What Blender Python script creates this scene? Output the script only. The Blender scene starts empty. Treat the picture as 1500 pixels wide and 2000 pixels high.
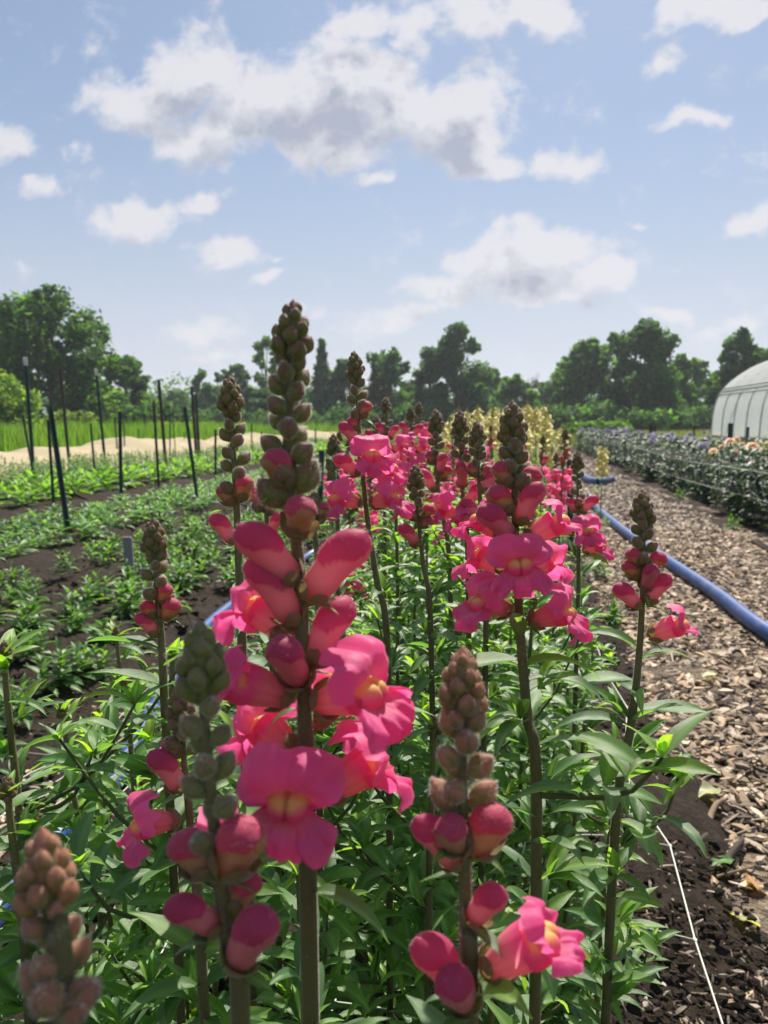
import bpy, math, random
import numpy as np
from mathutils import Vector, Matrix

SC = bpy.context.scene
COL = SC.collection
PI = math.pi

# ---------------------------------------------------------------- camera
CAM_H, PITCH, YAW, FPX = 0.80, math.atan(175 / 1444.4), math.radians(9.8), 1444.4
cd = bpy.data.cameras.new('camera')
cam = bpy.data.objects.new('camera', cd)
COL.objects.link(cam)
cam.location = (0, 0, CAM_H)
cam.rotation_euler = (PI / 2 - PITCH, 0, YAW)
cd.sensor_fit = 'VERTICAL'
cd.sensor_height = 36
cd.sensor_width = 27
cd.lens = 26
cd.clip_start = 0.01
cd.clip_end = 3000
cd.dof.use_dof = True
cd.dof.focus_distance = 0.45
cd.dof.aperture_fstop = 17.0
SC.camera = cam


def ray(px, py):
    u = (px - 750) / FPX
    v = (1000 - py) / FPX
    y = math.cos(PITCH) + v * math.sin(PITCH)
    z = -math.sin(PITCH) + v * math.cos(PITCH)
    c, s = math.cos(YAW), math.sin(YAW)
    return Vector((u * c - y * s, u * s + y * c, z))


def at(px, py, d):
    """the point d metres (along the view axis) out, seen at a place in the photograph"""
    return Vector((0, 0, CAM_H)) + ray(px, py) * d


def gnd(px, py, h=0.0):
    r = ray(px, py)
    return Vector((0, 0, CAM_H)) + r * ((h - CAM_H) / r.z)


def depth(p):
    return -p[0] * math.sin(YAW) * math.cos(PITCH) + p[1] * math.cos(YAW) * math.cos(PITCH) - (p[2] - CAM_H) * math.sin(PITCH)


# ---------------------------------------------------------------- sun, sky, exposure
SUN_EL, SUN_AZ = math.radians(52), math.radians(7)      # azimuth clockwise from the rows' direction (+Y)
sun_dir = Vector((math.sin(SUN_AZ) * math.cos(SUN_EL), math.cos(SUN_AZ) * math.cos(SUN_EL), math.sin(SUN_EL)))
sd = bpy.data.lights.new('sun', 'SUN')
sd.energy = 4.7
sd.angle = math.radians(0.53)
sd.color = (1.0, 0.93, 0.82)
sun = bpy.data.objects.new('sun', sd)
COL.objects.link(sun)
sun.rotation_euler = (-sun_dir).to_track_quat('-Z', 'Y').to_euler()
sun.location = (0, 0, 50)

SC.view_settings.view_transform = 'Standard'
SC.view_settings.look = 'None'
SC.view_settings.exposure = 0.78
SC.view_settings.gamma = 1.0
SC.view_settings.use_curve_mapping = False
SC.cycles.use_denoising = True
SC.cycles.max_bounces = 7
SC.cycles.diffuse_bounces = 4
SC.cycles.transmission_bounces = 5
SC.cycles.transparent_max_bounces = 12
SC.cycles.caustics_reflective = False
SC.cycles.caustics_refractive = False
SC.cycles.sample_clamp_indirect = 6


class NT:
    """short-hand for building node trees"""
    def __init__(s, nt):
        s.nt = nt
        s.nt.nodes.clear()

    def n(s, typ, ins=None, **props):
        nd = s.nt.nodes.new(typ)
        for k, v in props.items():
            setattr(nd, k, v)
        for k, v in (ins or {}).items():
            sock = nd.inputs[k]
            if isinstance(v, bpy.types.NodeSocket):
                s.nt.links.new(v, sock)
            else:
                sock.default_value = v
        return nd

    def math(s, op, a, b=None, c=None, clamp=False):
        ins = {0: a}
        if b is not None:
            ins[1] = b
        if c is not None:
            ins[2] = c
        return s.n('ShaderNodeMath', ins, operation=op, use_clamp=clamp).outputs[0]

    def vmath(s, op, a, b=None):
        nd = s.n('ShaderNodeVectorMath', {0: a} if b is None else {0: a, 1: b}, operation=op)
        return nd.outputs['Value'] if op in ('LENGTH', 'DOT_PRODUCT') else nd.outputs[0]

    def mix(s, f, a, b, blend='MIX'):
        nd = s.n('ShaderNodeMix', None, data_type='RGBA', blend_type=blend)
        for k, v in ((0, f), (6, a), (7, b)):
            if isinstance(v, bpy.types.NodeSocket):
                s.nt.links.new(v, nd.inputs[k])
            else:
                nd.inputs[k].default_value = v if k == 0 else (*v[:3], 1)
        return nd.outputs[2]

    def step(s, v, a, b, lo=0.0, hi=1.0):
        return s.n('ShaderNodeMapRange', {0: v, 1: a, 2: b, 3: lo, 4: hi}, interpolation_type='SMOOTHSTEP').outputs[0]

    def noise(s, vec, scale, detail=3, rough=0.5, dist=0.0):
        return s.n('ShaderNodeTexNoise', {'Vector': vec, 'Scale': scale, 'Detail': detail, 'Roughness': rough, 'Distortion': dist}).outputs[0]


# clouds: centre x, y, half width, half height, weight (degrees-like units of the photograph, turned into sky directions)
BLOBS = [
    (370, 140, 120, 75, 1.0), (270, 190, 130, 60, .85), (440, 255, 150, 75, 1.0), (560, 190, 150, 100, 1.1),
    (690, 165, 150, 95, 1.1), (640, 265, 200, 60, .95), (900, 230, 130, 85, 1.1), (800, 215, 100, 80, 1.0), (940, 300, 80, 50, .9),
    (730, 335, 80, 24, .7), (690, 50, 70, 50, .8), (790, 60, 55, 70, .85), (920, 25, 110, 55, 1.0), (1070, 35, 75, 50, .95),
    (1340, 20, 80, 30, .9), (1440, 5, 110, 26, .95), (1305, 105, 55, 36, .75), (15, 275, 55, 45, .8), (135, 282, 40, 26, .65),
    (75, 365, 80, 30, .7), (40, 530, 60, 26, .45), (275, 425, 130, 52, .85), (385, 400, 55, 28, .75), (450, 485, 75, 36, .75),
    (530, 537, 75, 20, .75), (555, 490, 32, 14, .5), (1110, 310, 75, 34, .75), (1355, 230, 50, 24, .62), (1050, 485, 115, 58, 1.05),
    (1150, 535, 75, 42, .95), (950, 520, 90, 50, .95), (860, 575, 100, 40, .85), (1040, 565, 130, 38, .9), (770, 630, 110, 30, .65),
    (1460, 440, 65, 30, .85), (400, 635, 90, 42, .62), (440, 690, 110, 24, .6), (1300, 612, 80, 20, .6), (1430, 642, 80, 26, .62), (610, 625, 40, 22, .5), (1268, 428, 20, 10, .5)]

w = bpy.data.worlds.new('World')
SC.world = w
w.use_nodes = True
T = NT(w.node_tree)
# the density of cloud at a place of the sky plane (x/y, z/y): a node group used twice, the second time a step towards the sun
grp = bpy.data.node_groups.new('cloud_density', 'ShaderNodeTree')
grp.interface.new_socket('Vector', in_out='INPUT', socket_type='NodeSocketVector')
grp.interface.new_socket('Density', in_out='OUTPUT', socket_type='NodeSocketFloat')
grp.interface.new_socket('Body', in_out='OUTPUT', socket_type='NodeSocketFloat')
G = NT(grp)
gi = G.n('NodeGroupInput')
go = G.n('NodeGroupOutput')
vec = gi.outputs[0]
wv = G.n('ShaderNodeTexNoise', {'Vector': vec, 'Scale': 9.0, 'Detail': 3, 'Roughness': .6}).outputs['Color']
wv = G.vmath('MULTIPLY', G.vmath('SUBTRACT', wv, (.5, .5, .5)), (.16, .10, 0))
pv = G.vmath('ADD', vec, wv)
body = None
for (bx, by, rx, ry, wt) in BLOBS:
    r = ray(bx, by)
    c = (r.x / r.y, r.z / r.y, 0)
    d = G.vmath('MULTIPLY', G.vmath('SUBTRACT', pv, c), (FPX / (rx * 1.28), FPX / (ry * 1.26), 0))
    f = G.math('MULTIPLY', G.math('SUBTRACT', 1.0, G.vmath('LENGTH', d), clamp=True), wt * 1.25)
    body = f if body is None else G.math('SMOOTH_MAX', body, f, .12)
n1 = G.noise(G.vmath('MULTIPLY', vec, (1, 1.35, 1)), 11.0, 9, .62, .35)
n2 = G.noise(vec, 34.0, 5, .65)
dens = G.math('ADD', body, G.math('MULTIPLY', G.math('SUBTRACT', n1, .5), 1.65))
dens = G.math('ADD', dens, G.math('MULTIPLY', G.math('SUBTRACT', n2, .5), .62))
dens = G.math('SUBTRACT', dens, .24)
G.nt.links.new(dens, go.inputs[0])
G.nt.links.new(body, go.inputs[1])

dirv = T.n('ShaderNodeTexCoord').outputs['Generated']
sx = T.n('ShaderNodeSeparateXYZ', {0: dirv})
yy = T.math('MAXIMUM', sx.outputs[1], .08)
st = T.n('ShaderNodeCombineXYZ', {0: T.math('DIVIDE', sx.outputs[0], yy), 1: T.math('DIVIDE', sx.outputs[2], yy), 2: 0.0}).outputs[0]
g1 = T.n('ShaderNodeGroup', {}, node_tree=grp)
T.nt.links.new(st, g1.inputs[0])
g2 = T.n('ShaderNodeGroup', {}, node_tree=grp)
T.nt.links.new(T.vmath('ADD', st, (.012, .040, 0)), g2.inputs[0])
front = T.step(sx.outputs[1], .35, .55)
# the same kind of scattered cloud carries on round the rest of the sky
zz = T.math('MAXIMUM', T.math('ADD', sx.outputs[2], .12), .06)
pl = T.n('ShaderNodeCombineXYZ', {0: T.math('DIVIDE', sx.outputs[0], zz), 1: T.math('DIVIDE', sx.outputs[1], zz), 2: 3.0}).outputs[0]
nb = T.math('SUBTRACT', T.noise(pl, 1.6, 6, .6, .2), .52)
nb2 = T.math('SUBTRACT', T.noise(T.vmath('ADD', pl, (.02, .06, 0)), 1.6, 6, .6, .2), .52)
den = T.math('ADD', T.math('MULTIPLY', g1.outputs[0], front), T.math('MULTIPLY', T.math('MULTIPLY', nb, 2.0), T.math('SUBTRACT', 1.0, front)))
den2 = T.math('ADD', T.math('MULTIPLY', g2.outputs[0], front), T.math('MULTIPLY', T.math('MULTIPLY', nb2, 2.0), T.math('SUBTRACT', 1.0, front)))
alpha = T.step(den, -.10, .46)
up = T.step(sx.outputs[2], -.01, .04)
alpha = T.math('MULTIPLY', T.math('MULTIPLY', alpha, up), .93)
thick = T.step(den2, -.25, 1.35)
body_ = T.step(den, .0, 1.05)
edge = T.math('MULTIPLY', T.math('SUBTRACT', den, den2), .75)
bil = T.math('MULTIPLY', T.math('SUBTRACT', T.noise(st, 24.0, 7, .62, .3), .54), .8)
lit = T.math('ADD', T.math('SUBTRACT', T.math('ADD', .97, bil), T.math('MULTIPLY', T.math('MULTIPLY', thick, body_), 1.45)), edge, clamp=True)
ccol = T.mix(lit, (3.75, 4.05, 5.0), (7.3, 7.2, 7.6))
sky = T.n('ShaderNodeTexSky', None, sky_type='NISHITA', sun_disc=False, sun_elevation=SUN_EL, sun_rotation=SUN_AZ,
          altitude=200, air_density=1.0, dust_density=.7, ozone_density=1.3)
# pale summer air low down
low = T.math('ADD', T.math('MULTIPLY', T.step(sx.outputs[2], .45, .0), .58), .36)
skyc = T.mix(low, sky.outputs[0], T.mix(T.step(sx.outputs[2], .02, .42), (5.7, 6.0, 6.9), (3.1, 4.1, 5.9)))
bg = T.n('ShaderNodeBackground', {'Color': T.mix(alpha, skyc, ccol), 'Strength': .062})
out = T.n('ShaderNodeOutputWorld', {'Surface': bg.outputs[0]})
w.cycles.sampling_method = 'MANUAL'
w.cycles.sample_map_resolution = 512


# ---------------------------------------------------------------- materials
MATS = {}


def mat(name, fn):
    m = bpy.data.materials.new(name)
    m.use_nodes = True
    t = NT(m.node_tree)
    o = t.n('ShaderNodeOutputMaterial')
    t.nt.links.new(fn(t), o.inputs[0])
    MATS[name] = m
    return m


def bsdf(t, col, rough=.6, bump=None, spec=.5, sheen=0.0, **kw):
    ins = {'Base Color': col if isinstance(col, bpy.types.NodeSocket) else (*col, 1), 'Roughness': rough, 'Specular IOR Level': spec}
    if sheen:
        ins['Sheen Weight'] = sheen
        ins['Sheen Roughness'] = .35
    if bump is not None:
        ins['Normal'] = bump
    ins.update(kw)
    return t.n('ShaderNodeBsdfPrincipled', ins).outputs[0]


def bumpn(t, h, strength=.3, dist=.002):
    return t.n('ShaderNodeBump', {'Height': h, 'Strength': strength, 'Distance': dist}).outputs[0]


def attr(t):
    return t.n('ShaderNodeAttribute', None, attribute_name='Col').outputs['Color']


def obj_co(t):
    return t.n('ShaderNodeTexCoord').outputs['Object']


def pos(t):
    return t.n('ShaderNodeNewGeometry').outputs['Position']


def soft(col_gain, tr_gain, tr, rough, spec, nscale=0, nb=.15, sheen=0.0, vary=.25):
    """thin living tissue: pigment from the mesh, light through it as well as off it"""
    def fn(t):
        c = attr(t)
        if nscale:
            nz = t.noise(obj_co(t), nscale, 4, .6)
            c = t.mix(vary, c, t.mix(nz, (.35, .35, .35), (1.5, 1.5, 1.5)), 'MULTIPLY')
            bp = bumpn(t, nz, nb, .001)
        else:
            bp = None
        a = bsdf(t, t.mix(1.0, c, col_gain, 'MULTIPLY'), rough, bp, spec, sheen)
        b = t.n('ShaderNodeBsdfTranslucent', {0: t.mix(1.0, c, tr_gain, 'MULTIPLY')}).outputs[0]
        return t.n('ShaderNodeMixShader', {0: tr, 1: a, 2: b}).outputs[0]
    return fn


mat('leaf', soft((1, 1, 1), (2.7, 2.7, .85), .45, .36, .65, 260, .25, .4))
mat('tree_leaf', soft((1, 1, 1), (2.5, 2.5, .8), .45, .7, .12))
mat('dusty_leaf', soft((1, 1, 1), (1.7, 1.7, .9), .22, .5, .35))
mat('far_leaf', soft((1, 1, 1), (2.4, 2.4, .8), .44, .45, .45))
mat('petal', soft((1, 1, 1), (1.12, 1.2, 1.2), .54, .55, .35, 140, .2, .32, .04))
mat('bud', soft((1, 1, 1), (1.7, 1.45, .8), .32, .6, .3, 500, .35, .35, .22))
mat('stem', soft((1, 1, 1), (1.5, 1.5, .8), .25, .6, .3, 300, .3, .3, .22))
mat('hair', lambda t: t.n('ShaderNodeMixShader', {0: .55, 1: bsdf(t, (.75, .72, .64), .5), 2: t.n('ShaderNodeBsdfTranslucent', {0: (.8, .77, .68, 1)}).outputs[0]}).outputs[0])
mat('plain', lambda t: bsdf(t, attr(t), .75))
mat('bark', lambda t: bsdf(t, t.mix(t.noise(obj_co(t), 9, 5), (.05, .04, .032), (.15, .125, .10)), .9))


def _wood(t):
    c = attr(t)
    nz = t.noise(t.vmath('MULTIPLY', obj_co(t), (90, 260, 260)), 1.0, 5, .65)
    c = t.mix(.55, c, t.mix(nz, (.35, .33, .32), (1.5, 1.48, 1.45)), 'MULTIPLY')
    return bsdf(t, c, .8, bumpn(t, nz, .5, .002), .3)


mat('chip', _wood)


def _soil(t):
    p = pos(t)
    a = t.noise(p, 3.0, 5, .6)
    b = t.noise(p, 42, 6, .7)
    c = t.noise(p, 260, 4, .7)
    col = t.mix(a, (.016, .011, .008), (.040, .029, .021))
    col = t.mix(t.step(b, .40, .72), col, (.062, .046, .034))
    col = t.mix(t.step(c, .66, .78), col, (.17, .13, .095))
    h = t.math('ADD', t.math('MULTIPLY', b, 1.0), t.math('MULTIPLY', c, .35))
    return bsdf(t, col, .95, bumpn(t, h, .9, .02), .2)


mat('soil', _soil)


def _path(t):
    p = pos(t)
    vo = t.n('ShaderNodeTexVoronoi', {'Vector': t.vmath('MULTIPLY', p, (1, 1.6, 1)), 'Scale': 34.0, 'Randomness': 1.0})
    cell = vo.outputs['Color']
    sp = t.n('ShaderNodeSeparateColor', {0: cell})
    col = t.mix(sp.outputs[0], (.055, .040, .030), (.30, .23, .165))
    col = t.mix(t.step(t.noise(p, 5, 4), .45, .7), col, (.10, .075, .055))
    col = t.mix(t.step(sp.outputs[1], .82, .9), col, (.025, .019, .015))
    h = t.math('ADD', t.math('MULTIPLY', sp.outputs[2], .6), t.noise(p, 120, 4))
    return bsdf(t, col, .9, bumpn(t, h, .8, .02), .25)


mat('chip_path', _path)


def _meadow(t):
    p = pos(t)
    a = t.noise(p, .06, 4, .55)
    b = t.noise(t.vmath('MULTIPLY', p, (1, .35, 1)), 2.2, 6, .7)
    col = t.mix(t.step(a, .40, .60), (.050, .105, .018), (.115, .105, .045))
    col = t.mix(b, t.mix(.55, col, (.02, .035, .01)), t.mix(.2, col, (.20, .21, .09)))
    return bsdf(t, col, .95, bumpn(t, b, .8, .1), .15)


mat('meadow', _meadow)


def _fabric(t):
    p = pos(t)
    nz = t.noise(p, 2.2, 5, .6)
    wv = t.n('ShaderNodeTexWave', {'Vector': p, 'Scale': 60.0, 'Distortion': .6}).outputs[1]
    col = t.mix(nz, (.50, .41, .25), (.62, .53, .36))
    a = bsdf(t, col, .9, bumpn(t, t.math('ADD', nz, t.math('MULTIPLY', wv, .05)), .4, .05), .2)
    return t.n('ShaderNodeMixShader', {0: .25, 1: a, 2: t.n('ShaderNodeBsdfTranslucent', {0: col}).outputs[0]}).outputs[0]


mat('row_fabric', _fabric)


def _hose(t):
    p = pos(t)
    nz = t.noise(p, 30, 5, .7)
    col = t.mix(t.step(nz, .35, .75), (.018, .058, .23), (.036, .088, .27))
    col = t.mix(t.math('MULTIPLY', t.step(t.noise(p, 14, 6, .75), .45, .72), .55), col, (.20, .19, .18))
    return bsdf(t, col, .42, bumpn(t, nz, .25, .004), .5)


mat('hose', _hose)
mat('post_green', lambda t: bsdf(t, t.mix(t.noise(obj_co(t), 25, 5), (.010, .028, .026), (.030, .055, .050)), .5))
mat('post_brown', lambda t: bsdf(t, t.mix(t.noise(obj_co(t), 25, 5), (.035, .030, .022), (.10, .085, .06)), .8))
mat('post_tip', lambda t: bsdf(t, t.mix(t.noise(obj_co(t), 40, 5), (.45, .44, .42), (.68, .67, .64)), .6))
mat('old_wood', lambda t: bsdf(t, t.mix(t.noise(t.vmath('MULTIPLY', obj_co(t), (60, 60, 5)), 1.0, 6, .7), (.16, .15, .145), (.34, .33, .32)), .85,
                               bumpn(t, t.noise(t.vmath('MULTIPLY', obj_co(t), (90, 90, 6)), 1.0, 5), .5, .003)))
mat('twine', lambda t: bsdf(t, (.62, .60, .55), .6))
mat('straw_twine', lambda t: bsdf(t, (.50, .44, .32), .7))
mat('steel', lambda t: bsdf(t, (.09, .10, .11), .45, Metallic=.5))
mat('board', lambda t: bsdf(t, t.mix(t.noise(obj_co(t), 6, 5), (.10, .085, .07), (.2, .175, .15)), .85))


def _poly(alpha, col, tint, tr_=.62):
    def fn(t):
        nz = t.noise(t.vmath('MULTIPLY', obj_co(t), (1.2, .5, 1.2)), 2.0, 5, .6, .4)
        bp = bumpn(t, nz, .55, .25)
        a = bsdf(t, col, .28, bp, .5)
        b = t.n('ShaderNodeBsdfTranslucent', {0: (*tint, 1)}).outputs[0]
        m = t.n('ShaderNodeMixShader', {0: tr_, 1: a, 2: b}).outputs[0]
        tr = t.n('ShaderNodeBsdfTransparent', {0: (.95, .96, .97, 1)}).outputs[0]
        return t.n('ShaderNodeMixShader', {0: alpha, 1: m, 2: tr}).outputs[0]
    return fn


mat('poly_roof', _poly(.05, (.90, .91, .92), (.95, .95, .96)))
mat('poly_side', _poly(.46, (.84, .87, .90), (.92, .94, .94)))
mat('infill', lambda t: bsdf(t, t.mix(t.noise(pos(t), 6, 6, .7), (.42, .31, .13), (.70, .55, .28)), .9))
mat('orange_paint', lambda t: bsdf(t, (.75, .20, .08), .5))


# ---------------------------------------------------------------- mesh data
class MD:
    """vertices, colours, quads and triangles with a material slot each"""
    def __init__(s):
        s.V, s.C, s.Q, s.T, s.Qm, s.Tm, s.k = [], [], [], [], [], [], 0

    def add(s, V, C, Q=None, T=None, qm=0, tm=0):
        V = np.asarray(V, float).reshape(-1, 3)
        C = np.asarray(C, float)
        C = np.broadcast_to(C, V.shape) if C.ndim == 1 else C.reshape(-1, 3)
        s.V.append(V)
        s.C.append(C)
        if Q is not None and len(Q):
            Q = np.asarray(Q, int)
            s.Q.append(Q + s.k)
            s.Qm.append(np.broadcast_to(np.asarray(qm), (len(Q),)))
        if T is not None and len(T):
            T = np.asarray(T, int)
            s.T.append(T + s.k)
            s.Tm.append(np.broadcast_to(np.asarray(tm), (len(T),)))
        s.k += len(V)
        return s

    def arrays(s):
        f = lambda L, sh, dt: np.concatenate(L).astype(dt) if L else np.zeros(sh, dt)
        return (f(s.V, (0, 3), float), f(s.C, (0, 3), float), f(s.Q, (0, 4), int), f(s.T, (0, 3), int), f(s.Qm, (0,), int), f(s.Tm, (0,), int))

    def merge(s, o, M=None, tint=None):
        V, C, Q, T, qm, tm = o if isinstance(o, tuple) else o.arrays()
        if M is not None:
            M = np.array(M)
            V = V @ M[:3, :3].T + M[:3, 3]
        if tint is not None:
            C = np.clip(C * np.asarray(tint), 0, 1)
        return s.add(V, C, Q, T, qm, tm)

    def mesh(s, name, *mats):
        V, C, Q, T, qm, tm = s.arrays()
        me = bpy.data.meshes.new(name)
        me.vertices.add(len(V))
        me.vertices.foreach_set('co', V.astype(np.float32).ravel())
        me.loops.add(len(Q) * 4 + len(T) * 3)
        me.loops.foreach_set('vertex_index', np.concatenate([Q.ravel(), T.ravel()]).astype(np.int32))
        me.polygons.add(len(Q) + len(T))
        st_ = np.concatenate([np.arange(len(Q)) * 4, len(Q) * 4 + np.arange(len(T)) * 3])
        me.polygons.foreach_set('loop_start', st_.astype(np.int32))
        me.polygons.foreach_set('material_index', np.concatenate([qm, tm]).astype(np.int32))
        me.polygons.foreach_set('use_smooth', np.ones(len(Q) + len(T), bool))
        a = me.color_attributes.new('Col', 'FLOAT_COLOR', 'POINT')
        a.data.foreach_set('color', np.concatenate([C, np.ones((len(C), 1))], 1).astype(np.float32).ravel())
        for m in mats:
            me.materials.append(MATS[m])
        me.update(calc_edges=True)
        me.validate()
        return me


def flat(me):
    me.polygons.foreach_set('use_smooth', np.zeros(len(me.polygons), bool))
    return me


def grid(md, P, C, closed=False, m=0):
    """P[i, j]: a sheet; closed joins the last column to the first"""
    nu, nv = P.shape[:2]
    C = np.broadcast_to(np.asarray(C, float), P.shape)
    i, j = np.meshgrid(np.arange(nu - 1), np.arange(nv if closed else nv - 1), indexing='ij')
    j2 = (j + 1) % nv
    Q = np.stack([i * nv + j, i * nv + j2, (i + 1) * nv + j2, (i + 1) * nv + j], -1).reshape(-1, 4)
    return md.add(P, C, Q, qm=m)


def tube(md, pts, rad, col, n=8, m=0, caps=True):
    pts = np.asarray([tuple(p) for p in pts], float)
    k = len(pts)
    rad = np.broadcast_to(np.asarray(rad, float), (k,))
    tg = np.gradient(pts, axis=0)
    tg /= np.linalg.norm(tg, axis=1, keepdims=True) + 1e-12
    ref = np.array([1., 0, 0]) if abs(tg[0][0]) < .8 else np.array([0, 1., 0])
    u = np.cross(tg, ref)
    u /= np.linalg.norm(u, axis=1, keepdims=True) + 1e-12
    v = np.cross(tg, u)
    a = np.linspace(0, 2 * PI, n, endpoint=False)
    P = pts[:, None] + rad[:, None, None] * (np.cos(a)[None, :, None] * u[:, None] + np.sin(a)[None, :, None] * v[:, None])
    col = np.asarray(col, float)
    C = np.broadcast_to(col[:, None, :] if col.ndim == 2 else col, P.shape)
    b = md.k
    grid(md, P, C, True, m)
    if caps:
        for r, i in ((0, 0), (k - 1, 1)):
            c0 = C[r, 0]
            ring = b + r * n + np.arange(n)
            md.add([pts[r]], c0)
            cidx = md.k - 1
            for q in range(n):
                tri = [cidx, ring[q], ring[(q + 1) % n]]
                md.T.append(np.array([tri[::-1] if i else tri]))
                md.Tm.append(np.array([m]))
    return md


def box(md, lo, hi, col, m=0, M=None):
    lo, hi = np.asarray(lo, float), np.asarray(hi, float)
    V = np.array([[(lo, hi)[(i >> k) & 1][k] for k in range(3)] for i in range(8)])
    if M is not None:
        M = np.array(M)
        V = V @ M[:3, :3].T + M[:3, 3]
    # separate faces so edges stay crisp
    F = [(0, 2, 3, 1), (4, 5, 7, 6), (0, 1, 5, 4), (2, 6, 7, 3), (0, 4, 6, 2), (1, 3, 7, 5)]
    for f in F:
        md.add(V[list(f)], col, [[0, 1, 2, 3]], qm=m)
    return md


def hairs(md, rng, V, N, count, length, m=1, wid=.000042):
    """fine hairs standing on a surface, one thin triangle each"""
    idx = rng.integers(0, len(V), count)
    p = V[idx] + (rng.random((count, 3)) - .5) * .0012
    d = N[idx] + rng.normal(0, .35, (count, 3))
    d /= np.linalg.norm(d, axis=1, keepdims=True)
    s = np.cross(d, rng.normal(0, 1, (count, 3)))
    s /= np.linalg.norm(s, axis=1, keepdims=True) + 1e-9
    L = length * (.5 + rng.random((count, 1)))
    tri = np.stack([p - s * wid, p + s * wid, p + d * L], 1).reshape(-1, 3)
    md.add(tri, (.8, .8, .75), T=np.arange(count * 3).reshape(-1, 3), tm=m)
    return md


def lathe_normals(P):
    du = np.gradient(P, axis=0)
    dv = np.roll(P, -1, 1) - np.roll(P, 1, 1)
    n = np.cross(dv, du)
    n /= np.linalg.norm(n, axis=2, keepdims=True) + 1e-12
    c = P.mean(1, keepdims=True)
    flip = np.sum(n * (P - c), 2, keepdims=True) < 0
    return np.where(flip, -n, n)


# ---------------------------------------------------------------- objects
def tag(o, label=None, cat=None, group=None, kind=None):
    if label:
        o['label'] = label
    if cat:
        o['category'] = cat
    if group:
        o['group'] = group
    if kind:
        o['kind'] = kind
    return o


def link(name, me, parent=None, M=None):
    o = bpy.data.objects.new(name, me)
    COL.objects.link(o)
    if parent is not None:
        o.parent = parent
    if M is not None:
        o.matrix_basis = M
    return o


def empty(name, loc, label, cat, group=None):
    o = link(name, None)
    o.location = loc
    o.empty_display_size = .05
    return tag(o, label, cat, group)


def frame(origin, z, up=(0, 0, 1), scale=1.0, roll=0.0):
    """a placement whose z axis runs along z and whose y axis leans towards up"""
    z = Vector(z).normalized()
    up = Vector(up)
    y = up - z * up.dot(z)
    if y.length < 1e-4:
        y = Vector((0, 1, 0)) - z * z.y
    y.normalize()
    x = y.cross(z)
    M = Matrix(((x.x, y.x, z.x, origin[0]), (x.y, y.y, z.y, origin[1]), (x.z, y.z, z.z, origin[2]), (0, 0, 0, 1)))
    if roll:
        M = M @ Matrix.Rotation(roll, 4, 'Z')
    return M @ Matrix.Scale(scale, 4) if scale != 1 else M


def lerp(a, b, t):
    return a + (b - a) * t


def sstep(x, a, b):
    t = np.clip((x - a) / (b - a), 0, 1)
    return t * t * (3 - 2 * t)


def smooth_path(pts, n=24):
    """Catmull-Rom through the given points"""
    P = [Vector(p) for p in pts]
    P = [P[0] * 2 - P[1]] + P + [P[-1] * 2 - P[-2]]
    out_ = []
    seg = len(P) - 3
    for i in range(n + 1):
        s = i / n * seg
        k = min(int(s), seg - 1)
        t = s - k
        a, b, c, d = P[k], P[k + 1], P[k + 2], P[k + 3]
        out_.append(.5 * ((2 * b) + (c - a) * t + (2 * a - 5 * b + 4 * c - d) * t * t + (3 * b - a - 3 * c + d) * t ** 3))
    return out_


RN = np.random.default_rng(7)
random.seed(11)
R = random.random


def U(a, b):
    return a + (b - a) * random.random()


# ---------------------------------------------------------------- snapdragon pieces
def leaf_md(L=1.0, W=.25, droop=.9, fold=.35, twist=.0, col=(.05, .11, .03), nt=7, wave=0.0, tipw=1.0, lift=0.0):
    """a lance-shaped leaf along +x, folded along its midrib, arching down"""
    t = np.linspace(0, 1, nt)
    wd = W / 2 * np.sin(PI * np.clip(t, 0, 1) ** (.72 * tipw)) ** .95
    wd[0] = W * .05
    wd[-1] = W * .012
    ang = lift - droop * t ** 1.3
    x = np.concatenate([[0], np.cumsum(np.cos((ang[1:] + ang[:-1]) / 2))]) / (nt - 1) * L
    z = np.concatenate([[0], np.cumsum(np.sin((ang[1:] + ang[:-1]) / 2))]) / (nt - 1) * L
    s = np.array([-1, -.5, 0, .5, 1])
    P = np.zeros((nt, 5, 3))
    C = np.zeros((nt, 5, 3))
    for i in range(nt):
        f = fold * (1 - .4 * t[i])
        tw = twist * t[i]
        for j, q in enumerate(s):
            y = q * wd[i] * math.cos(f)
            h = abs(q) ** 1.5 * wd[i] * math.sin(f) + wave * W * math.sin(9 * t[i] + q) * abs(q)
            y2 = y * math.cos(tw) - h * math.sin(tw)
            h2 = y * math.sin(tw) + h * math.cos(tw)
            P[i, j] = (x[i] - h2 * math.sin(ang[i]), y2, z[i] + h2 * math.cos(ang[i]))
            C[i, j] = np.array(col) * (1.5 if q == 0 else 1.0) * (.85 + .3 * t[i])
    md = MD()
    grid(md, P, C)
    return md


LEAFCOL = [(.088, .178, .052), (.096, .192, .056), (.072, .155, .058), (.115, .215, .058), (.088, .165, .064), (.135, .235, .060)]
YOUNG = [(.17, .30, .04), (.14, .27, .05), (.21, .31, .035)]
LEAF_MD, LEAF_ME = [], []
for k in range(16):
    young = k >= 12
    c = YOUNG[k % 3] if young else LEAFCOL[k % 6]
    LEAF_MD.append(leaf_md(1.0, U(.25, .36), U(.5, 1.5), U(.2, .6), U(-.5, .5), c, wave=U(0, .06), tipw=U(.9, 1.15), lift=U(0, .35)).arrays())
for a in LEAF_MD:
    LEAF_ME.append(MD().merge(a).mesh('leaf', 'leaf'))


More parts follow.
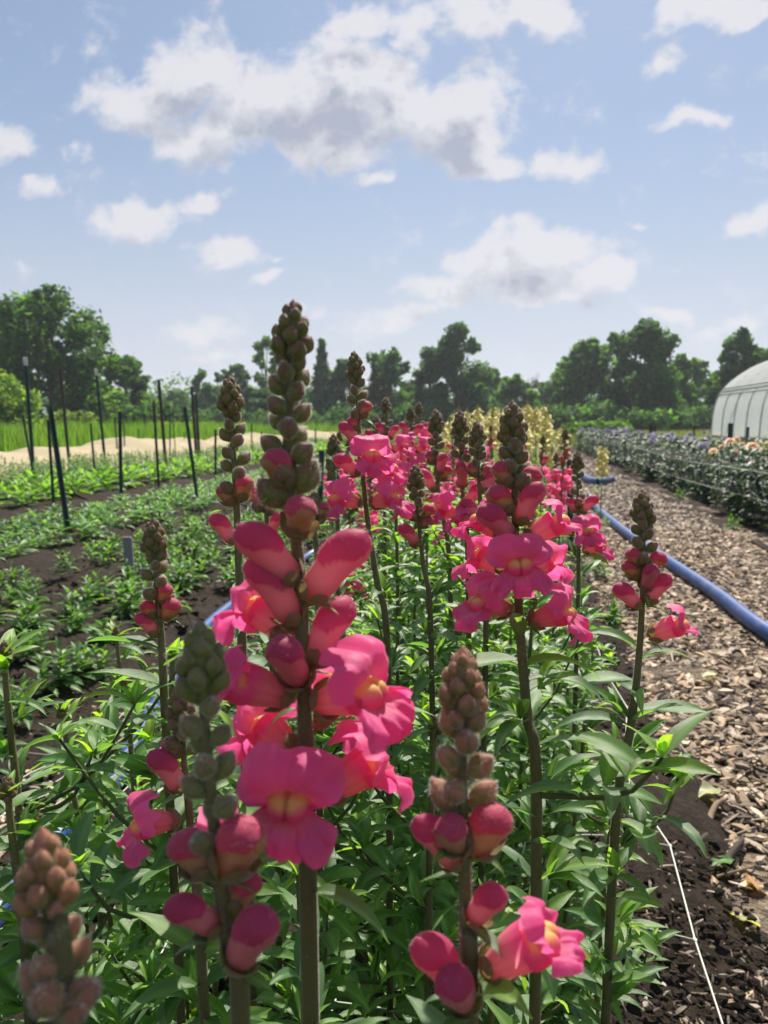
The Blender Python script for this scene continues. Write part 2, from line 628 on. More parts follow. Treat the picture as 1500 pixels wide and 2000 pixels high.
def ovoid(rng, L, rad, nz=12, na=14, point=.25, base=(.16, .17, .06), top=(.25, .14, .12), ridge=.08, hair=180, hl=.0011, seams=3, belly=.55):
    """a closed hairy bud along +z: overlapping sepals drawn as ridges with seams between"""
    t = np.linspace(0, 1, nz)
    a = np.linspace(0, 2 * PI, na, endpoint=False)
    pr = np.sin(PI * t ** (math.log(.5) / math.log(belly))) ** .62
    pr = pr * (1 - point * t ** 3)
    pr[0] = .35
    ph = rng.random() * 6
    rr = rad * pr[:, None] * (1 + ridge * np.cos(seams * a[None] + ph + 1.2 * t[:, None]) * t[:, None])
    P = np.stack([rr * np.cos(a)[None], rr * np.sin(a)[None], np.broadcast_to((t * L)[:, None], rr.shape)], -1)
    k = sstep(t[:, None] + .12 * np.cos(seams * a[None] + ph), .32, .95)[..., None]
    C = np.array(base) * (1 - k) + np.array(top) * k
    seam = (np.cos(seams * a[None] + ph + 1.2 * t[:, None]) < -.8)[..., None] & (t[:, None, None] > .3)
    C = np.where(seam, C * .75, C)
    md = MD()
    grid(md, P, C, True)
    if hair:
        hairs(md, rng, P[1:].reshape(-1, 3), lathe_normals(P)[1:].reshape(-1, 3), hair, hl)
    return md


GREEN, MAUVE, PINKB, DEEP, TUBE = (.19, .225, .060), (.26, .135, .095), (.60, .09, .15), (.67, .095, .225), (.86, .32, .36)
PINK, MAGENTA, YELLOW = (.89, .130, .36), (.87, .115, .345), (.93, .68, .20)


def bud_tip_md(rng, L=.027, rad=.0068, n=17, base=GREEN, top=MAUVE, hair=60):
    """the crowded tip of a spike: small buds overlapping like scales"""
    md = MD()
    core = ovoid(rng, L * .95, rad * .72, 10, 10, .3, base, top, 0, 0)
    md.merge(core)
    for i in range(n):
        f = i / (n - 1)
        z = lerp(.02, .70, f) * L
        prof = math.sin(PI * min(1, .30 + .62 * f)) ** .7
        az = i * 2.39996
        rr = rad * .62 * prof
        s = lerp(1.0, .62, f)
        el = lerp(1.05, 1.5, f)
        b = ovoid(rng, .0088 * s, .0034 * s, 9, 10, .35, base, top, .05, hair, .0009)
        d = (math.cos(az) * math.cos(el), math.sin(az) * math.cos(el), math.sin(el))
        md.merge(b, frame((math.cos(az) * rr, math.sin(az) * rr, z), d))
    return md


def pink_bud_md(rng, L=.027, rad=.0083, cap=DEEP, tb=TUBE, bend=.12, hair=260, open_=.0):
    """a coloured bud: a pale swollen tube under a darker hood; +y is the side that faces up"""
    nz, na = 34, 32
    t = np.linspace(0, 1, nz)
    a = np.linspace(0, 2 * PI, na, endpoint=False)
    r = np.interp(t, [0, .06, .16, .34, .52, .66, .80, .90, .96, 1], [.36, .70, .85, .87, .95, 1, .92, .69, .43, 0])
    r[1:-1] = .25 * r[:-2] + .5 * r[1:-1] + .25 * r[2:]
    ang = np.cos(a)                                   # 1 at +y
    tb_ = .66 - .22 * sstep(ang, -.35, .55) + .24 * sstep(-ang, .45, .95)
    k = sstep(t[:, None] - tb_[None], -.02, .03)
    cleft = np.exp(-(np.sin(a)[None] / .16) ** 2) * (ang[None] > 0) * sstep(t[:, None], .5, .9)
    rr = rad * r[:, None] * (1 + .15 * k * (1 - .6 * sstep(t, .85, 1))[:, None] - .07 * cleft)
    rr = rr * (1 + .10 * (ang[None] < 0) * np.abs(ang[None]) * sstep(t, 0, .25)[:, None] * (1 - sstep(t, .3, .6))[:, None])
    y = rr * ang[None] * (1 + .16 * (ang[None] < 0) * sstep(t, .5, .75)[:, None]) + bend * L * (np.sin(PI * t[:, None] * .9)) * .18 - .03 * L * sstep(t, .6, 1)[:, None]
    x = rr * np.sin(a)[None] * .90
    P = np.stack([x, y, np.broadcast_to((t * L)[:, None], rr.shape)], -1)
    blot = rng.random() * .2
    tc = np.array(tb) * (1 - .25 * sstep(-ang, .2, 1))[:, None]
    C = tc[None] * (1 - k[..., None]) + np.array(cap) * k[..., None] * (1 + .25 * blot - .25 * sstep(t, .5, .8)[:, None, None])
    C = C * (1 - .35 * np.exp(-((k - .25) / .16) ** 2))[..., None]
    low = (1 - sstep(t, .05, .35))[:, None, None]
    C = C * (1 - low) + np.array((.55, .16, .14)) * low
    md = MD()
    grid(md, P, C, True)
    if hair:
        hairs(md, rng, P[4:].reshape(-1, 3), lathe_normals(P)[4:].reshape(-1, 3), hair, .0005)
    return md


def calyx_md(rng, L=.008, rad=.0062, col=GREEN, tip=(.22, .15, .10), hair=120, flare=.2):
    """five pointed sepals cupping the base of a bud or flower"""
    md = MD()
    for k in range(5):
        a0 = k * 2 * PI / 5 + rng.normal(0, .12)
        nt = 7
        t = np.linspace(0, 1, nt)
        wd = 1.05 * np.sqrt(np.clip(1 - t ** 2.6, 0, 1)) * (0.65 + .35 * sstep(t, 0, .3))
        s = np.linspace(-1, 1, 5)
        rr = rad * (.45 + .62 * sstep(t, 0, .55) + flare * t ** 2)
        A = a0 + s[None] * wd[:, None] * .62
        q = (rr[:, None] * (1 - .05 * s[None] ** 2) + .0002 * (k % 2))
        P = np.stack([q * np.cos(A), q * np.sin(A), np.broadcast_to((t * L * (1 + rng.normal(0, .08)))[:, None], A.shape)], -1)
        C = np.array(col) * (1 - t[:, None, None]) + np.array(tip) * t[:, None, None] + 0 * P
        grid(md, P, C)
        if hair:
            nrm = np.stack([np.cos(A), np.sin(A), .2 + 0 * A], -1)
            hairs(md, rng, P.reshape(-1, 3), nrm.reshape(-1, 3), hair // 5, .0006)
    return md


ZM, RM = .0205, .0074


def tube_md(rng, tb=TUBE, lip=PINK, palate=YELLOW):
    """the flower's tube with the two-humped palate that closes its mouth"""
    md = MD()
    nz, na = 14, 24
    t = np.linspace(0, 1, nz)
    a = np.linspace(0, 2 * PI, na, endpoint=False)
    r = RM * (.52 + .48 * sstep(t, .0, .75))
    gib = 1 + .14 * (np.cos(a)[None] < 0) * np.abs(np.cos(a))[None] * np.exp(-((t[:, None] - .15) / .18) ** 2)
    P = np.stack([r[:, None] * gib * np.sin(a)[None] * .95, r[:, None] * gib * np.cos(a)[None], np.broadcast_to((t * ZM)[:, None], (nz, na))], -1)
    k = sstep(t, .55, 1)[:, None, None]
    C = np.array(tb) * (1 - k) + np.array(lip) * k + 0 * P
    ve = (.93 + .07 * np.cos(a * 10))[None, :, None]
    grid(md, P, np.clip(C * ve, 0, 1), True)
    nu, nv = 14, 22
    th = np.linspace(.02, PI * .62, nu)
    A = np.linspace(0, 2 * PI, nv, endpoint=False)
    X = np.sin(th)[:, None] * np.sin(A)[None]
    Y = np.sin(th)[:, None] * np.cos(A)[None]
    Z = np.cos(th)[:, None] + 0 * X
    cl = np.exp(-(X / .15) ** 2) * .20 * sstep(Z, -.2, .4)
    sc = 1 - cl
    P = np.stack([X * .0079 * sc, Y * .0058 * sc - .0026 + .0012 * np.abs(X) * (Y > 0), ZM - .0005 + Z * .0090 * sc], -1)
    ky = .95 * sstep(Y + .3 * Z, -.02, .70)[..., None] * sstep(Z, -.3, .3)[..., None]
    C = np.array(lip) * (1 - ky) + np.array(palate) * ky
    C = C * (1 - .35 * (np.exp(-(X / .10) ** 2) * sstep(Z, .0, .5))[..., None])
    grid(md, P, C, True)
    return md


def upper_lip_md(rng, col=PINK, op=1.0, nu=41, nv=13):
    """a broad two-lobed hood over the mouth, its margin turned back and waved"""
    u = np.linspace(-1, 1, nu)[:, None]
    v = np.linspace(0, 1, nv)[None]
    ph = rng.random(6) * 6
    a = u * math.radians(112) * (1 - .10 * v * op)
    au = np.abs(u)
    rin = lerp(.0036, RM * .99, sstep(au, .34, .90))
    lobe = np.clip(1 - au ** 4.5, 0, 1) ** .5 * (1 - .20 * np.exp(-(u / .10) ** 2) + .10 * np.exp(-((au - .52) / .22) ** 2))
    lobe = lobe * (1 + .05 * np.sin(6 * u + ph[0]) + .03 * np.sin(17 * u + ph[4]))
    Rr = RM + (.0098 * op + .0014) * lobe
    rho = rin + (Rr - rin) * v
    prof = np.interp(v.ravel(), [0, .2, .45, .7, 1], [.0042, .0076, .0086, .0062, lerp(.0045, -.0022, op)])[None]
    side = np.interp(v.ravel(), [0, .3, .6, 1], [.0002, .0028, .0040, lerp(.0045, .0015, op)])[None]
    k = sstep(au, .35, .95)
    z = ZM + prof * (1 - k) + side * k + lerp(.004, 0, op) * v
    amp = (.0028 * op + .0004) * sstep(v, .35, 1)
    z = z + amp * (np.sin(7 * u + ph[1]) + .7 * np.sin(15 * u + ph[2]) + .35 * np.sin(27 * u + ph[3]))
    z = z - .0018 * op * np.exp(-(u / .09) ** 2) * v + .00022 * np.sin(46 * u + ph[0]) * v * (1 - .5 * v)
    x = rho * np.sin(a) * lerp(.84, 1.10, op)
    y = rho * np.cos(a) + .0003 * np.sin(9 * u + ph[5]) * v * op
    P = np.stack([x, y, z + 0 * x], -1)
    ve = (1 - .07 * np.abs(np.sin(13 * u)) * (1 - v))[..., None]
    kk = sstep(v, .0, .9)[..., None]
    tt = np.clip(1 - v / .45, 0, 1)[..., None]
    C = (np.array(col) * (1 - .45 * tt) + np.array((.94, .30, .34)) * .45 * tt + np.array((.02, .03, .03)) * sstep(v, .75, 1)[..., None]) * ve * (1 + .10 * np.sin(4 * u + ph[0]))[..., None] + 0 * P
    md = MD()
    grid(md, P, np.clip(C, 0, 1))
    return md


def lower_lip_md(rng, col=PINK, op=1.0, nu=49, nv=13):
    """three lobes hanging below the palate like a short skirt"""
    u = np.linspace(-1, 1, nu)[:, None]
    v = np.linspace(0, 1, nv)[None]
    ph = rng.random(6) * 6
    au = np.abs(u)
    a = PI + u * math.radians(84) * (1 - .18 * v * op)
    notch = 1 - .42 * np.exp(-((au - .33) / .065) ** 2) - .14 * np.exp(-(u / .33) ** 8)
    lobe = np.clip(1 - np.abs((au - .1) / .9) ** 5, 0, 1) ** .5 * notch
    lobe = lobe * (1 + .06 * np.sin(5 * u + ph[0]) + .035 * np.sin(19 * u + ph[4]))
    rin = RM * .80
    Rr = RM + (.0118 * op + .0018) * lobe
    rho = rin + (Rr - rin) * v
    prof = np.interp(v.ravel(), [0, .2, .45, .75, 1], [.0020, .0052, .0085, .0095, lerp(.0105, .0066, op)])[None]
    k = sstep(au, .5, 1.0)
    z = ZM + prof * (1 - .55 * k)
    amp = (.0028 * op + .0004) * sstep(v, .3, 1)
    z = z + amp * (np.sin(8 * u + ph[1]) + .7 * np.sin(17 * u + ph[2]) + .4 * np.sin(30 * u + ph[3]))
    z = z - .0030 * op * np.exp(-((au - .33) / .07) ** 2) * v + .0002 * np.sin(50 * u + ph[1]) * v
    x = rho * np.sin(a) * lerp(.86, 1.08, op)
    y = rho * np.cos(a) - .001 * v
    P = np.stack([x, y, z + 0 * x], -1)
    kk = sstep(v, .0, .9)[..., None]
    tt = np.clip(1 - v / .5, 0, 1)[..., None]
    ve = (1 - .08 * np.abs(np.sin(15 * u)) * (1 - v))[..., None]
    C = (np.array(col) * (1 - .5 * tt) + np.array((.94, .28, .32)) * .5 * tt + np.array((.02, .03, .03)) * sstep(v, .75, 1)[..., None]) * ve * (1 + .10 * np.sin(5 * u + ph[2]))[..., None] + 0 * P
    md = MD()
    grid(md, P, np.clip(C, 0, 1))
    return md


# shared meshes, a few of each so that neighbours differ
ME = {}
TONES = {'': (GREEN, MAUVE), 'g': ((.21, .26, .075), (.24, .19, .10)), 'r': ((.25, .22, .075), (.46, .21, .14))}
for tn, (c0, c1) in TONES.items():
    ME['tip' + tn] = [bud_tip_md(RN, base=c0, top=c1).mesh('bud_tip', 'bud', 'hair') for _ in range(3)]
    ME['bud1' + tn] = [ovoid(RN, .0124, .0045, 15, 21, .42, c0, np.array(c1) * lerp(.85, 1.15, i / 3), .10, 1500, .0008, 3 + i % 2).mesh('bud', 'bud', 'hair') for i in range(4)]
TONE = ['']
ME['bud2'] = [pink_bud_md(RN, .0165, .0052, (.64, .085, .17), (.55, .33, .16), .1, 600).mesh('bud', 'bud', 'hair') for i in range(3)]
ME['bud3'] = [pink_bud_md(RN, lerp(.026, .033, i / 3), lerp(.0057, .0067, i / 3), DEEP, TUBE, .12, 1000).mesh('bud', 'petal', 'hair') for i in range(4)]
ME['calyx'] = [calyx_md(RN).mesh('calyx', 'bud', 'hair') for _ in range(3)]
ME['calyx2'] = [calyx_md(RN, .0088, .0056, GREEN, (.20, .13, .09)).mesh('calyx', 'bud', 'hair') for _ in range(2)]
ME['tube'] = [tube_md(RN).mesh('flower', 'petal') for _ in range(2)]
ME['upper'] = [upper_lip_md(RN, PINK, 1.0).mesh('upper_lip', 'petal') for _ in range(4)]
ME['lower'] = [lower_lip_md(RN, MAGENTA, 1.0).mesh('lower_lip', 'petal') for _ in range(4)]
ME['upper_h'] = [upper_lip_md(RN, MAGENTA, o).mesh('upper_lip', 'petal') for o in (.35, .55)]
ME['lower_h'] = [lower_lip_md(RN, PINK, o).mesh('lower_lip', 'petal') for o in (.25, .45)]


def pick(k):
    L = ME[k]
    return L[int(R() * len(L)) % len(L)]


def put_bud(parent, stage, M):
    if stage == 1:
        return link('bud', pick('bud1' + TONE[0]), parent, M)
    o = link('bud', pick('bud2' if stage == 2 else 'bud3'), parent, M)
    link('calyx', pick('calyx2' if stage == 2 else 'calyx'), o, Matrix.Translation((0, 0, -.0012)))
    return o


def put_flower(parent, M, half=False):
    o = link('flower', pick('tube'), parent, M)
    h = '_h' if half else ''
    link('upper_lip', pick('upper' + h), o)
    link('lower_lip', pick('lower' + h), o)
    link('calyx', pick('calyx'), o, Matrix.Translation((0, 0, -.001)))
    return o


def stem_mesh(pts, r0, r1, hair=0, col0=(.12, .105, .05), col1=(.19, .18, .075), name='stem', n=10, rng=RN):
    pts = np.asarray([tuple(p) for p in pts], float)
    k = len(pts)
    f = np.linspace(0, 1, k)
    md = MD()
    tube(md, pts, lerp(r0, r1, f), np.array(col0)[None] * (1 - f[:, None]) + np.array(col1)[None] * f[:, None], n)
    if hair:
        a = rng.random(hair) * 2 * PI
        s = rng.random(hair) ** .8 * (k - 1)
        i = np.minimum(s.astype(int), k - 2)
        p = pts[i] + (pts[i + 1] - pts[i]) * (s - i)[:, None]
        d = np.stack([np.cos(a), np.sin(a), .15 + 0 * a], -1)
        rr = lerp(r0, r1, s / (k - 1))[:, None]
        hairs(md, rng, p + d * rr * .98, d, hair * 2, .0011)
    return md.mesh(name, 'stem', 'hair')


# ---------------------------------------------------------------- the setting
def sheet(name, x0, x1, y0, y1, nx, ny, z, m, amp=0.0, scale=1.0, bank=None):
    xs, ys = np.linspace(x0, x1, nx), np.linspace(y0, y1, ny)
    X, Y = np.meshgrid(xs, ys, indexing='ij')
    Z = np.full_like(X, z)
    if amp:
        rg = np.random.default_rng(3)
        for k in range(14):
            f = rg.uniform(.6, 5.5) * scale
            th = rg.uniform(0, PI)
            Z += amp / (1 + .5 * f / scale) * np.sin(f * (X * math.cos(th) + Y * math.sin(th)) * 2 + rg.uniform(0, 6))
        Z += rg.normal(0, amp * .35, Z.shape)
        Z = np.maximum(Z, z - amp * 1.5)
    if bank is not None:
        Z += bank(X, Y)
    md = MD()
    grid(md, np.stack([X, Y, Z], -1), (.1, .1, .1))
    return tag(link(name, md.mesh(name, m)), kind='structure')


sheet('ground', -700, 700, -60, 1400, 30, 60, -.03, 'meadow')


def soil_bank(X, Y):
    b = 0
    for c, wd in ((-1.55, .5), (-3.1, .5), (-4.5, .5), (-5.75, .45), (-.16, .45)):
        b = b + .045 * np.exp(-((X - c) / wd) ** 4)
    edge = sstep(X, -7.2, -6.8) * (1 - sstep(X, .36, .52)) * sstep(Y, -.9, -.6) * (1 - sstep(Y, 38, 40))
    return (b + .02) * edge - .06 * (1 - edge)


def soil_z(x, y):
    return float(soil_bank(np.array([x]), np.array([y]))[0])


sheet('bed_soil', -7.4, .6, -1, 41, 160, 620, .0, 'soil', .011, 3.0, soil_bank)
path = sheet('wood_chip_path', .32, 1.95, -1, 41, 40, 420, .004, 'chip_path', .006, 4.0)
sheet('right_bed_soil', 1.55, 3.4, 3, 41, 40, 200, .012, 'soil', .012, 3.0)

# wood chips: the largest in view one by one, the rest as one litter
CHIPS = []
for k in range(8):
    rg = np.random.default_rng(50 + k)
    n = 6
    L, W_, Tk = 1.0, U(.26, .5), U(.10, .2)
    xs = np.linspace(-.5, .5, 4)
    P = np.zeros((4, 6, 3))
    for i, x in enumerate(xs):
        wv = W_ / 2 * (1 - .5 * abs(2 * x) ** 3) * rg.uniform(.8, 1.15)
        off = rg.normal(0, .03)
        for j, (a, b) in enumerate(((-1, -.6), (-.7, 1), (.2, .8), (1, .5), (.8, -.7), (-.1, -1))):
            P[i, j] = (x + rg.normal(0, .03), a * wv + off, b * Tk / 2 + .06 * math.cos(3 * x) + rg.normal(0, .01))
    md = MD()
    c = [(.46, .36, .26), (.32, .245, .18), (.55, .475, .39), (.23, .19, .155), (.12, .095, .08), (.47, .37, .28), (.40, .35, .31), (.26, .205, .16)][k]
    grid(md, P, c, True)
    md.add(P[0], c, [[0, 1, 2, 3], [0, 3, 4, 5]])
    md.add(P[-1], c, [[3, 2, 1, 0], [5, 4, 3, 0]])
    CHIPS.append(md.arrays())
CHIP_ME = [flat(MD().merge(a).mesh('wood_chip', 'chip')) for a in CHIPS]


def chip_M(x, y, L, tiltmax=.35, z=.012):
    return Matrix.Translation((x, y, z)) @ Matrix.Rotation(R() * 6.28, 4, 'Z') @ Matrix.Rotation(U(-tiltmax, tiltmax), 4, 'Y') @ Matrix.Rotation(U(-.5, .5), 4, 'X') @ Matrix.Scale(L, 4)


def chip_ok(x, y):
    edge = .37 + max(0, 1.45 - y) * .35 + .04 * math.sin(5 * y) + .03 * math.sin(13 * y + 1)
    return R() < (.24 if x < edge else 1.0)


spots = []
for _ in range(60000):
    y = .85 + 5.2 * R() ** 1.35
    x = U(.2, 1.72)
    if chip_ok(x, y) and not (x > 1.6 and y > 6):
        spots.append((x, y))
    if len(spots) >= 15000:
        break
spots.sort(key=lambda q: q[1] + .15 * q[0])
for x, y in spots[:300]:
    big = R() < .25
    link('wood_chip', CHIP_ME[int(R() * 8)], path, chip_M(x, y, U(.03, .055) if big else U(.012, .03), .45, .016))
md = MD()
for x, y in spots[300:]:
    md.merge(CHIPS[int(R() * 8)], chip_M(x, y, U(.013, .044) * (1 + .06 * y), .4), np.array((1.04, .97, .88)) * U(.6, 1.3))
for _ in range(9000):
    y = 5.8 + 13 * R() ** 1.4
    md.merge(CHIPS[int(R() * 8)], chip_M(U(.35, 1.68), y, U(.03, .065), .4), U(.65, 1.3))
for _ in range(9000):
    y = .9 + 4.5 * R() ** 1.3
    x = U(.25, 1.7)
    if chip_ok(x, y):
        thin = R() < .35
        md.merge(CHIPS[int(R() * 8)], chip_M(x, y, 1, .5, .016) @ Matrix.Diagonal((U(.02, .06), .012, .016, 1) if thin else (U(.004, .012),) * 3 + (1,)), U(.45, 1.3))
for _ in range(1100):
    y = 1.0 + 5 * R() ** 1.3
    md.merge(CHIPS[int(R() * 8)], chip_M(random.gauss(-.88, .15), y, U(.012, .04), .4, soil_z(-.88, y) + .012), U(.8, 1.4))
tag(link('wood_chip_litter', flat(md.mesh('wood_chip_litter', 'chip')), path), kind='stuff')
# pale flecks and crumbs of soil on the beds
md = MD()
for _ in range(4200):
    y = .9 + 6 * R() ** 1.6
    x = U(-3.6, .5) if R() < .6 else U(.15, .5)
    M = chip_M(x, y, 1, .6, soil_z(x, y) + (.012 if x < .1 else .004)) @ Matrix.Diagonal((U(.004, .020) * (1.6 if R() < .15 else 1), U(.004, .014), U(.006, .02), 1))
    md.merge(CHIPS[int(R() * 8)], M, U(.22, 1.0))
ico = []
t_ = (1 + 5 ** .5) / 2
IV = np.array([(-1, t_, 0), (1, t_, 0), (-1, -t_, 0), (1, -t_, 0), (0, -1, t_), (0, 1, t_), (0, -1, -t_), (0, 1, -t_), (t_, 0, -1), (t_, 0, 1), (-t_, 0, -1), (-t_, 0, 1)]) / 1.9
IF = [(0, 11, 5), (0, 5, 1), (0, 1, 7), (0, 7, 10), (0, 10, 11), (1, 5, 9), (5, 11, 4), (11, 10, 2), (10, 7, 6), (7, 1, 8), (3, 9, 4), (3, 4, 2), (3, 2, 6), (3, 6, 8), (3, 8, 9), (4, 9, 5), (2, 4, 11), (6, 2, 10), (8, 6, 7), (9, 8, 1)]
cl = MD()
for _ in range(16000):
    y = .8 + 6.5 * R() ** 1.5
    x = U(-3.8, .50) if R() < .8 else U(.15, .50)
    s = (.0025 + .012 * R() ** 3.5) if x < .1 else (.002 + .007 * R() ** 4)
    rg = RN.normal(1, .33, (12, 1))
    cl.add(IV * rg * s * np.array([1.2, 1, .8]) + np.array([x, y, soil_z(x, y) + .004 + s * .25]), (.1, .1, .1), T=IF)
tag(link('soil_crumbs', flat(cl.mesh('soil_crumbs', 'soil'))), kind='stuff')
tag(link('bark_flecks', flat(md.mesh('bark_flecks', 'chip'))), kind='stuff')

# twigs and dead leaves on the bare soil by the path
for i, (p, q, r_) in enumerate([((1330, 1240 + 700), (1430, 1990), .0022), ((1340, 1945), (1500, 1962), .0035), ((1400, 1712), (1475, 1690), .003), ((1240, 1730), (1330, 1770), .0016), ((1385, 1600), (1420, 1560), .007), ((1350, 1660), (1385, 1625), .008), ((1420, 1680), (1450, 1640), .008)]):
    a, b = gnd(*p, .02), gnd(*q, .022)
    m_ = (a + b) / 2 + Vector((U(-.01, .01), U(-.01, .01), .008))
    md = MD()
    tube(md, [v - a for v in smooth_path([a, m_, b], 8)], np.linspace(r_, r_ * .5, 9), (.22, .16, .11) if i < 5 else (.06, .048, .04), 6)
    o = link('twig', md.mesh('twig', 'chip'))
    o.location = a
    tag(o, ['thin bent twig with a dry leaf end on the dark soil', 'straight twig at the right edge over dark soil', 'short pale twig near the brown oak leaf', 'hair-thin twig under the white net string',
            'dark thick stick among chips, farthest of three', 'dark thick stick among chips, left one', 'dark thick stick among chips, middle one'][i], 'twig')
for i, (px, py, col, L, lab) in enumerate([(1480, 1738, (.42, .25, .13), .055, 'tan dry oak leaf lying on the soil at the right edge'), (1485, 1810, (.42, .42, .22), .06, 'pale yellowish dry leaf on the dark soil below the oak leaf'),
                                           (1330, 1985, (.50, .38, .22), .028, 'torn tan leaf scrap at the bottom of the soil strip'), (1372, 1322, (.50, .50, .36), .06, 'pale wilted leaf lying on the wood chips'),
                                           (1400, 1540, (.40, .42, .22), .07, 'faded green leaf lying on the wood chips near the sticks'), (1392, 1690, (.10, .22, .05), .05, 'small green leaf lying on the soil beside the net string')]):
    md = leaf_md(L, L * .55, .5, .3, .3, col, 9, .12)
    V, C, Q, T_, qm, tm = md.arrays()
    if i == 0:
        V[:, 1] *= 1 + .35 * np.sin(V[:, 0] / L * 22)
    o = link('fallen_leaf', MD().add(V, C, Q).mesh('fallen_leaf', 'far_leaf'))
    o.location = gnd(px, py, .03)
    o.rotation_euler = (U(-.2, .2), U(-.3, .1), U(0, 6))
    tag(o, lab, 'dry leaf' if i != 5 else 'leaf')

# ---------------------------------------------------------------- blue hoses
def hose(label, pts, r, z=None):
    full = smooth_path(pts, 40)
    base = Vector(full[0])
    md = MD()
    tube(md, [p - base for p in full], r, (.1, .2, .5), 14)
    V = md.V[0]
    o = link('water_hose', md.mesh('water_hose', 'hose'))
    o.location = base
    return tag(o, label, 'hose')


def g_(px, py, h):
    return gnd(px, py, h)


hose('blue water hose lying along the wood chip path', [Vector((1.10, 1.2, .045)), Vector((1.04, 2.2, .045)), g_(1500, 1235, .045), g_(1400, 1160, .045), g_(1300, 1093, .045), g_(1220, 1038, .045), g_(1165, 992, .045), g_(1152, 970, .045)], .031)
o = hose('short dark blue hose crossing the far end of the path', [g_(1140, 933, .05), g_(1165, 941, .05), g_(1195, 937, .05)], .05)
hose('blue hose half hidden under leaves left of the bed', [Vector((-.70, .55, .05)), g_(120, 1625, .05), g_(185, 1580, .05), g_(250, 1478, .05), g_(300, 1385, .05), g_(345, 1320, .05), Vector((-1.12, 2.7, .05)), Vector((-1.12, 4.2, .05))], .022)

# ---------------------------------------------------------------- trellis net over the flower bed and loose twine
root = empty('support_net', (0, 0, 0), 'white plastic support net stretched through the flower bed', 'net')
NZ = .30
xs_ = [-.50, -.325, -.15, .015, .19]
ys_ = np.arange(.10, 4.2, .152)


def netp(i, j):
    x = xs_[i] + .013 * math.sin(2.1 * j + i) + (.012 * math.sin(j * .9) if i == 4 else 0)
    return Vector((x, ys_[j] + .012 * math.sin(1.7 * i + j), NZ + .012 * math.sin(1.3 * j + 2 * i)))


for i in range(5):
    pts = [netp(i, j) for j in range(len(ys_))]
    md = MD()
    tube(md, pts, .0009 if i < 4 else .0011, (.6, .6, .6), 5)
    link('net_string', md.mesh('net_string', 'twine'), root)
for j in range(len(ys_)):
    md = MD()
    pts = []
    for i in range(5):
        pts.append(netp(i, j))
        if i < 4:
            pts.append((netp(i, j) + netp(i + 1, j)) / 2 + Vector((0, 0, U(.004, .016) if i == 3 else U(-.008, .008))))
    tube(md, smooth_path(pts, 20), .0008, (.6, .6, .6), 5)
    link('net_cross_string', md.mesh('net_cross_string', 'twine'), root)
kn = MD()
kn.add(IV * .0026, (.6, .6, .6), T=IF)
KM = kn.mesh('net_knot', 'twine')
for j in range(14):
    for i in (0, 4):
        link('net_knot', KM, root, Matrix.Translation(netp(i, j)) @ Matrix.Diagonal((.9, 1.6, .8, 1)))
for i, (p, q) in enumerate([((10, 1580), (250, 1385)), ((45, 1600), (300, 1400)), ((100, 1540), (330, 1440)), ((120, 1470), (440, 1480)), ((60, 1500), (250, 1370)), ((150, 1480), (270, 1395))]):
    a, b = gnd(*p, .12 + .02 * i), gnd(*q, .10 + .02 * i)
    a = a + (a - b) * .2
    b = b + (b - a) * .3
    mm = [a.lerp(b, f) + Vector((0, 0, -.03 * math.sin(PI * f) + U(-.004, .004))) for f in np.linspace(0, 1, 9)]
    md = MD()
    tube(md, [v - a for v in mm], .0011, (.5, .5, .4), 5)
    o = link('twine', md.mesh('twine', 'straw_twine' if i % 2 else 'twine'))
    o.location = a
    tag(o, 'loose pale string slung along the left edge of the flower bed', 'string', 'loose strings left of the bed')

# ---------------------------------------------------------------- stakes
def stake(top, foot, w_, label, m='post_green', tip=False, group='stakes in the left beds', deep=0.0):
    b = gnd(*foot) + Vector((0, 0, -.03))
    if deep:
        b = at(*foot, deep)
    d = depth(b)
    t = at(*top, d)
    if deep:
        b = b + (b - t).normalized() * max(0, (b.z + .03) / max(.2, (t - b).normalized().z))
    L = (t - b).length
    M = frame((0, 0, 0), t - b, (0, -1, .001))
    md = MD()
    h = w_ / 2
    # a T-shaped metal post
    zt = L if not tip else L * .93
    box(md, (-h, -h * .25, 0), (h, h * .25, zt), (.1, .1, .1), M=M)
    box(md, (-h * .25, h * .252, 0), (h * .25, h * 1.3, zt), (.1, .1, .1), M=M)
    for k in range(int(zt / .09)):
        box(md, (-h * .4, -h * .55, .05 + k * .09), (h * .4, -h * .252, .075 + k * .09), (.1, .1, .1), M=M)
    o = link('stake', flat(md.mesh('stake', m)))
    o.location = b
    tag(o, label, 'stake', group)
    if tip:
        md = MD()
        box(md, (-h * 1.02, -h * .3, L * .931), (h * 1.02, h * .3, L), (.5, .5, .5), M=M)
        box(md, (-h * .3, h * .302, L * .931), (h * .3, h * 1.35, L), (.5, .5, .5), M=M)
        link('painted_tip', flat(md.mesh('painted_tip', 'post_tip')), o)
    return o


